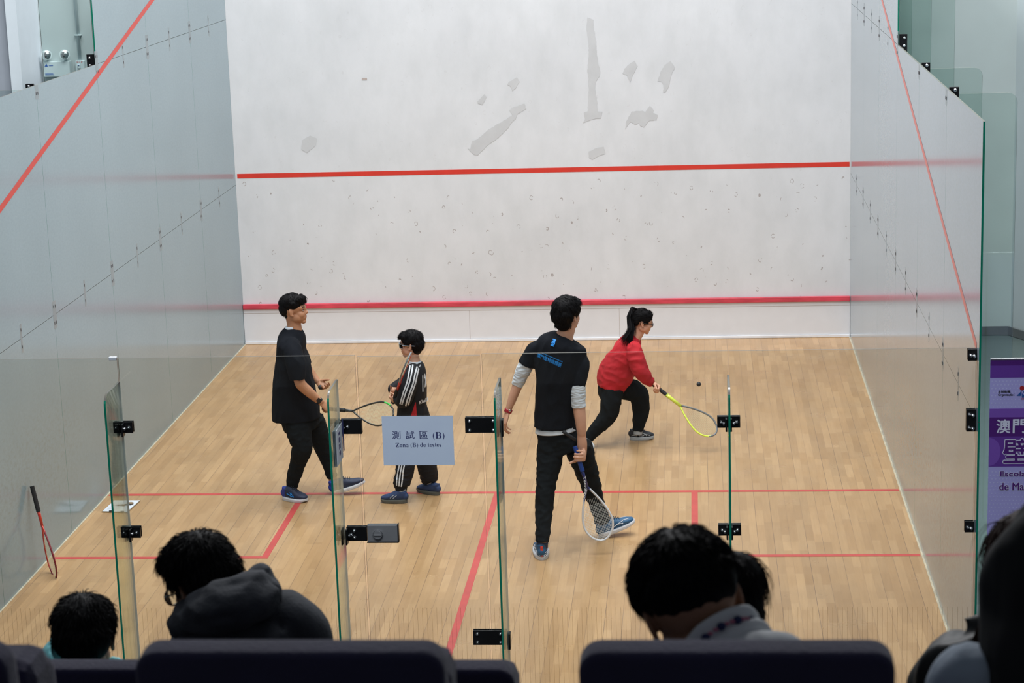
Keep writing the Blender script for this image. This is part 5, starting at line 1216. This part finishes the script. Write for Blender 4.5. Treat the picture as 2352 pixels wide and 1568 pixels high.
# person with long dark hair behind him
root = empty('person', (4.92, -7.75, 2.55), 'person with straight dark hair showing past the right ear of the bowed boy', 'person')
Y = -7.85; c0 = at(1680, 1378, Y); m = frame((0, 1, -.25))
b = bmesh.new(); add_head(b, c0, m, .80); loft(b, [(c0-V((0, .01, .03)), .045, .045), (c0-V((0, .03, .14)), .05, .05), (c0-V((0, .05, .20)), .11, .07, V((1, 0, 0))), (c0-V((0, .06, .45)), .14, .09, V((1, 0, 0)))])
b = remesh(b, .006, 2); finish('body', b, 'skin_dark', root, smooth=True)
b = bmesh.new(); seated_legs(b, *(c0.x, Y-.05, 2.95, .9)); finish('trousers', remesh(b, .01, 2), 'pants_black', root, smooth=True)
add_hair(root, c0, m, .80, n=700, ln=.09, lift=.0, messy=.03, down=.9, grav=1.2, seed=61, crown=(-.03, 0, .14), lowz=-.16, thick=.0014, shells=[(-.010, 0, .04, .098, .086, .086), (-.04, 0, -.03, .07, .082, .10), (-.045, 0, -.10, .055, .076, .09)])
garment('jacket', [[(c0-V((0, .04, .17)), .07, .06, V((1, 0, 0))), (c0-V((0, .05, .21)), .15, .09, V((1, 0, 0))), (c0-V((0, .06, .45)), .16, .11, V((1, 0, 0)))]], 'puffer_black', root, .01)

# man in hooded coat and glasses
root = empty('person', (3.5, -7.0, 2.15), 'man with tousled black hair, glasses and charcoal hooded coat leaning left', 'person')
Y = -6.98; c0 = at(462, 1330, Y); m = frame((-.74, .58, -.44), (-.05, -.05, 1))
neck = [(c0-V((-.01, .02, .03)), .058, .058), (at(490, 1400, Y-.06), .06, .06), (at(505, 1440, Y-.08), .08, .07)]
spect_head(root, c0, m, .95, 'skin_dark', dict(n=2600, ln=.032, lift=.30, messy=.25, front=-.03, seed=71, crown=(-.05, 0, .11), lowz=-.08, thick=.0014, shells=[(-.014, 0, .044, .100, .088, .084), (-.052, 0, .004, .066, .084, .080), (-.044, 0, -.050, .050, .066, .066), (.040, 0, .070, .058, .074, .044), (.004, 0, .020, .064, .088, .060)]), neck=neck)
P = lambda x, y, z: c0+m @ V((x, y, z))*.97
g = None
for q in (1, -1):
    ring = [P(.104-.006*abs(math.cos(2*PI*k/14)), q*.034+.025*math.cos(2*PI*k/14), -.014+.021*math.sin(2*PI*k/14)) for k in range(14)]
    if g is None:
        b = bmesh.new(); tube(b, [P(.102, -.010, -.008), P(.106, 0, -.005), P(.102, .010, -.008)], .0018, 6); g = finish('glasses', b, 'glasses_frame', root)
    b = bmesh.new(); tube(b, ring, .0022, 6, closed=True); finish('lens_rim', b, 'glasses_frame', g)
    b = bmesh.new(); b.faces.new([b.verts.new(p) for p in ring]); finish('lens', b, 'lens_glass', g)
    b = bmesh.new(); tube(b, [P(.098, q*.058, -.006), P(.06, q*.076, -.006), P(.0, q*.083, -.008)], .0022, 6); finish('temple_arm', b, 'glasses_frame', g)
hood = [[(at(432, 1402, Y-.06), .028, .05), (at(470, 1385, Y-.13), .036, .05), (at(525, 1366, Y-.17), .042, .05), (at(580, 1347, Y-.14), .040, .05), (at(606, 1342, Y-.04), .03, .05)],
        [(at(436, 1425, Y-.07), .040, .06), (at(480, 1408, Y-.17), .052, .06), (at(540, 1392, Y-.20), .056, .06), (at(595, 1374, Y-.15), .050, .06), (at(612, 1366, Y-.04), .035, .05)]]
coat = [[(at(520, 1405, Y-.05), .085, .08, CRIGHT), (at(524, 1430, Y-.06), .13, .11, CRIGHT), (at(532, 1462, Y-.06), .17, .13, CRIGHT), (at(540, 1520, Y-.06), .19, .13, CRIGHT), (V((at(540, 1520, Y).x, Y-.08, 2.56)), .19, .14, CRIGHT)],
        [(at(600, 1420, Y-.05), .055, .06), (at(655, 1412, Y-.04), .062, .07), (at(695, 1442, Y-.03), .060, .07), (at(712, 1500, Y-.0), .055, .06), (at(700, 1600, Y+.15), .05, .05)],
        [(at(470, 1435, Y-.04), .045, .06), (at(440, 1470, Y-.02), .05, .06), (at(430, 1540, Y+.05), .05, .06)]]
b = bmesh.new()
for p in hood: loft(b, p, seg=18, sub=5)
b = remesh(b, .007, 2, fold=.007, ffreq=11, seed=3, fstretch=(1, 1, 1.8)); hd = finish('hood', b, 'coat_charcoal', root, smooth=True)
b = bmesh.new()
for p in coat: loft(b, p, seg=20, sub=4)
b = remesh(b, .008, 3, fold=.007, ffreq=9, seed=9); finish('coat', b, 'coat_charcoal', root, smooth=True)
b = bmesh.new(); seated_legs(b, at(540, 1520, Y).x, Y-.05, 2.50, 1.0); finish('trousers', remesh(b, .01, 2), 'pants_black', root, smooth=True)

# small child in teal
root = empty('person', (3.24, -6.8, 2.15), 'small child with spiky black hair and teal top at the lower left', 'person')
Y = -6.75; c0 = at(196, 1463, Y); m = frame((-.10, 1, -.28), (-.03, 0, 1))
tor = [(at(178, 1540, Y-.06), .05, .06, CRIGHT), (at(165, 1556, Y-.07), .095, .09, CRIGHT), (at(178, 1568, Y-.07), .14, .10, CRIGHT), (V((at(178, 1568, Y).x, Y-.07, 2.58)), .14, .11, CRIGHT)]
spect_head(root, c0, m, .95, 'skin_dark', dict(n=2000, ln=.030, lift=.25, messy=.22, seed=81, crown=(-.03, 0, .12), lowz=-.04, sidez=.0, thick=.0014, shells=[(-.014, 0, .042, .098, .086, .082), (-.052, 0, .004, .064, .082, .078), (-.040, 0, -.045, .046, .058, .054), (.04, 0, .070, .056, .072, .04)]), neck=[(c0-V((0, .015, .03)), .045, .045), (at(200, 1520, Y-.05), .05, .05)])
b = bmesh.new(); loft(b, tor, seg=20); loft(b, [(at(160, 1524, Y-.06), .035, .04), (at(124, 1516, Y-.05), .034, .04), (at(100, 1560, Y), .034, .04)])
b = remesh(b, .007, 3, fold=.003); finish('teal_top', b, 'teal_shirt', root, smooth=True)
b = bmesh.new(); seated_legs(b, *(at(178, 1568, Y).x, Y-.05, 2.52, .75)); finish('trousers', remesh(b, .01, 2), 'pants_black', root, smooth=True)

# two people at the right edge
root = empty('person', (5.62, -7.95, 2.55), 'person with long brown hair and black puffer jacket at the right edge', 'person')
Y = -7.95; c0 = at(2375, 1315, Y); m = frame((-.5, .85, -.2))
b = bmesh.new(); add_head(b, c0, m, .98); loft(b, [(c0-V((0, .01, .05)), .055, .055), (c0-V((0, .02, .20)), .07, .06), (c0-V((0, .05, .28)), .15, .09, V((1, 0, 0))), (c0-V((0, .05, .60)), .17, .10, V((1, 0, 0)))])
finish('body', remesh(b, .006, 2), 'skin_tan', root, smooth=True)
b = bmesh.new(); seated_legs(b, *(c0.x, Y-.05, 2.95)); finish('trousers', remesh(b, .01, 2), 'pants_black', root, smooth=True)
h = add_hair(root, c0, m, .98, mt='hair_brown', n=800, ln=.09, lift=.0, messy=.03, down=.9, grav=1.2, seed=91, crown=(-.02, 0, .14), lowz=-.16, thick=.0014, shells=[(-.010, 0, .04, .104, .092, .090), (-.02, 0, -.03, .086, .090, .10), (-.03, 0, -.11, .074, .086, .09)])
b = bmesh.new(); rnd = random.Random(5)
for k in range(160):
    a = rnd.random(); c_ = rnd.random()
    tube(b, [at(2262+a*40, 1290+c_*30, Y-.05), at(2252+a*45, 1370, Y-.07), at(2250+a*45, 1425+c_*8, Y-.08), at(2236+a*50, 1462+c_*10, Y-.10), at(2196+a*70, 1500+c_*18, Y-.12)], lambda t, w=rnd.uniform(.002, .0036): w*(1-t*.9), 4)
finish('hair_lock', b, 'hair_brown', h)
puf = [[(c0-V((-.02, .04, .20)), .09, .08, CRIGHT), (c0-V((-.02, .05, .27)), .19, .13, CRIGHT), (c0-V((-.02, .05, .60)), .22, .15, CRIGHT)],
       [(at(2280, 1520, Y-.06), .050, .07), (at(2230, 1508, Y-.05), .050, .075), (at(2180, 1530, Y-.03), .058, .075), (at(2158, 1600, Y), .060, .075), (at(2160, 1700, Y+.1), .055, .07)],
       [(at(2215, 1420, Y-.02), .010, .012), (at(2242, 1432, Y-.03), .024, .02), (at(2280, 1455, Y-.04), .035, .03)]]
b = bmesh.new()
for p in puf: loft(b, p, seg=20, sub=4)
finish('puffer_jacket', remesh(b, .008, 3, fold=.008, ffreq=12), 'puffer_black', root, smooth=True)

root = empty('person', (5.3, -8.85, 2.95), 'person with black hood and pale blue grey sleeve cut off by the right edge', 'person')
Y = -8.9; c0 = at(2400, 1330, Y); m = frame((.2, .95, -.2))
b = bmesh.new(); add_head(b, c0, m, .92); loft(b, [(c0-V((0, .01, .05)), .055, .055), (c0-V((0, .02, .20)), .07, .06), (c0-V((0, .03, .50)), .14, .09, V((1, 0, 0)))])
finish('body', remesh(b, .006, 2), 'skin_tan', root, smooth=True)
b = bmesh.new(); seated_legs(b, *(c0.x, Y, 3.38, .9)); finish('trousers', remesh(b, .01, 2), 'pants_black', root, smooth=True)
hd = [[(at(2412, 1222, Y+.02), .055, .07), (at(2405, 1265, Y), .078, .095), (at(2398, 1330, Y), .087, .11), (at(2396, 1400, Y), .088, .11), (at(2398, 1480, Y-.02), .092, .11), (at(2402, 1580, Y-.04), .098, .11), (at(2402, 1660, Y-.04), .11, .11)]]
garment('hood', hd, 'hood_black', root, .008, 3, .006, 10, 3, flat=False)
b = bmesh.new(); loft(b, [(at(2275, 1570, Y-.02), .050, .055), (at(2235, 1556, Y-.02), .053, .060), (at(2205, 1590, Y), .052, .060), (at(2200, 1680, Y+.05), .045, .05)]); loft(b, [(at(2400, 1620, Y-.03), .13, .10, CRIGHT), (V((c0.x, Y, 3.42)), .15, .11, CRIGHT)])
finish('pale_sleeve', remesh(b, .007, 3, fold=.003), 'pale_jacket', root, smooth=True)
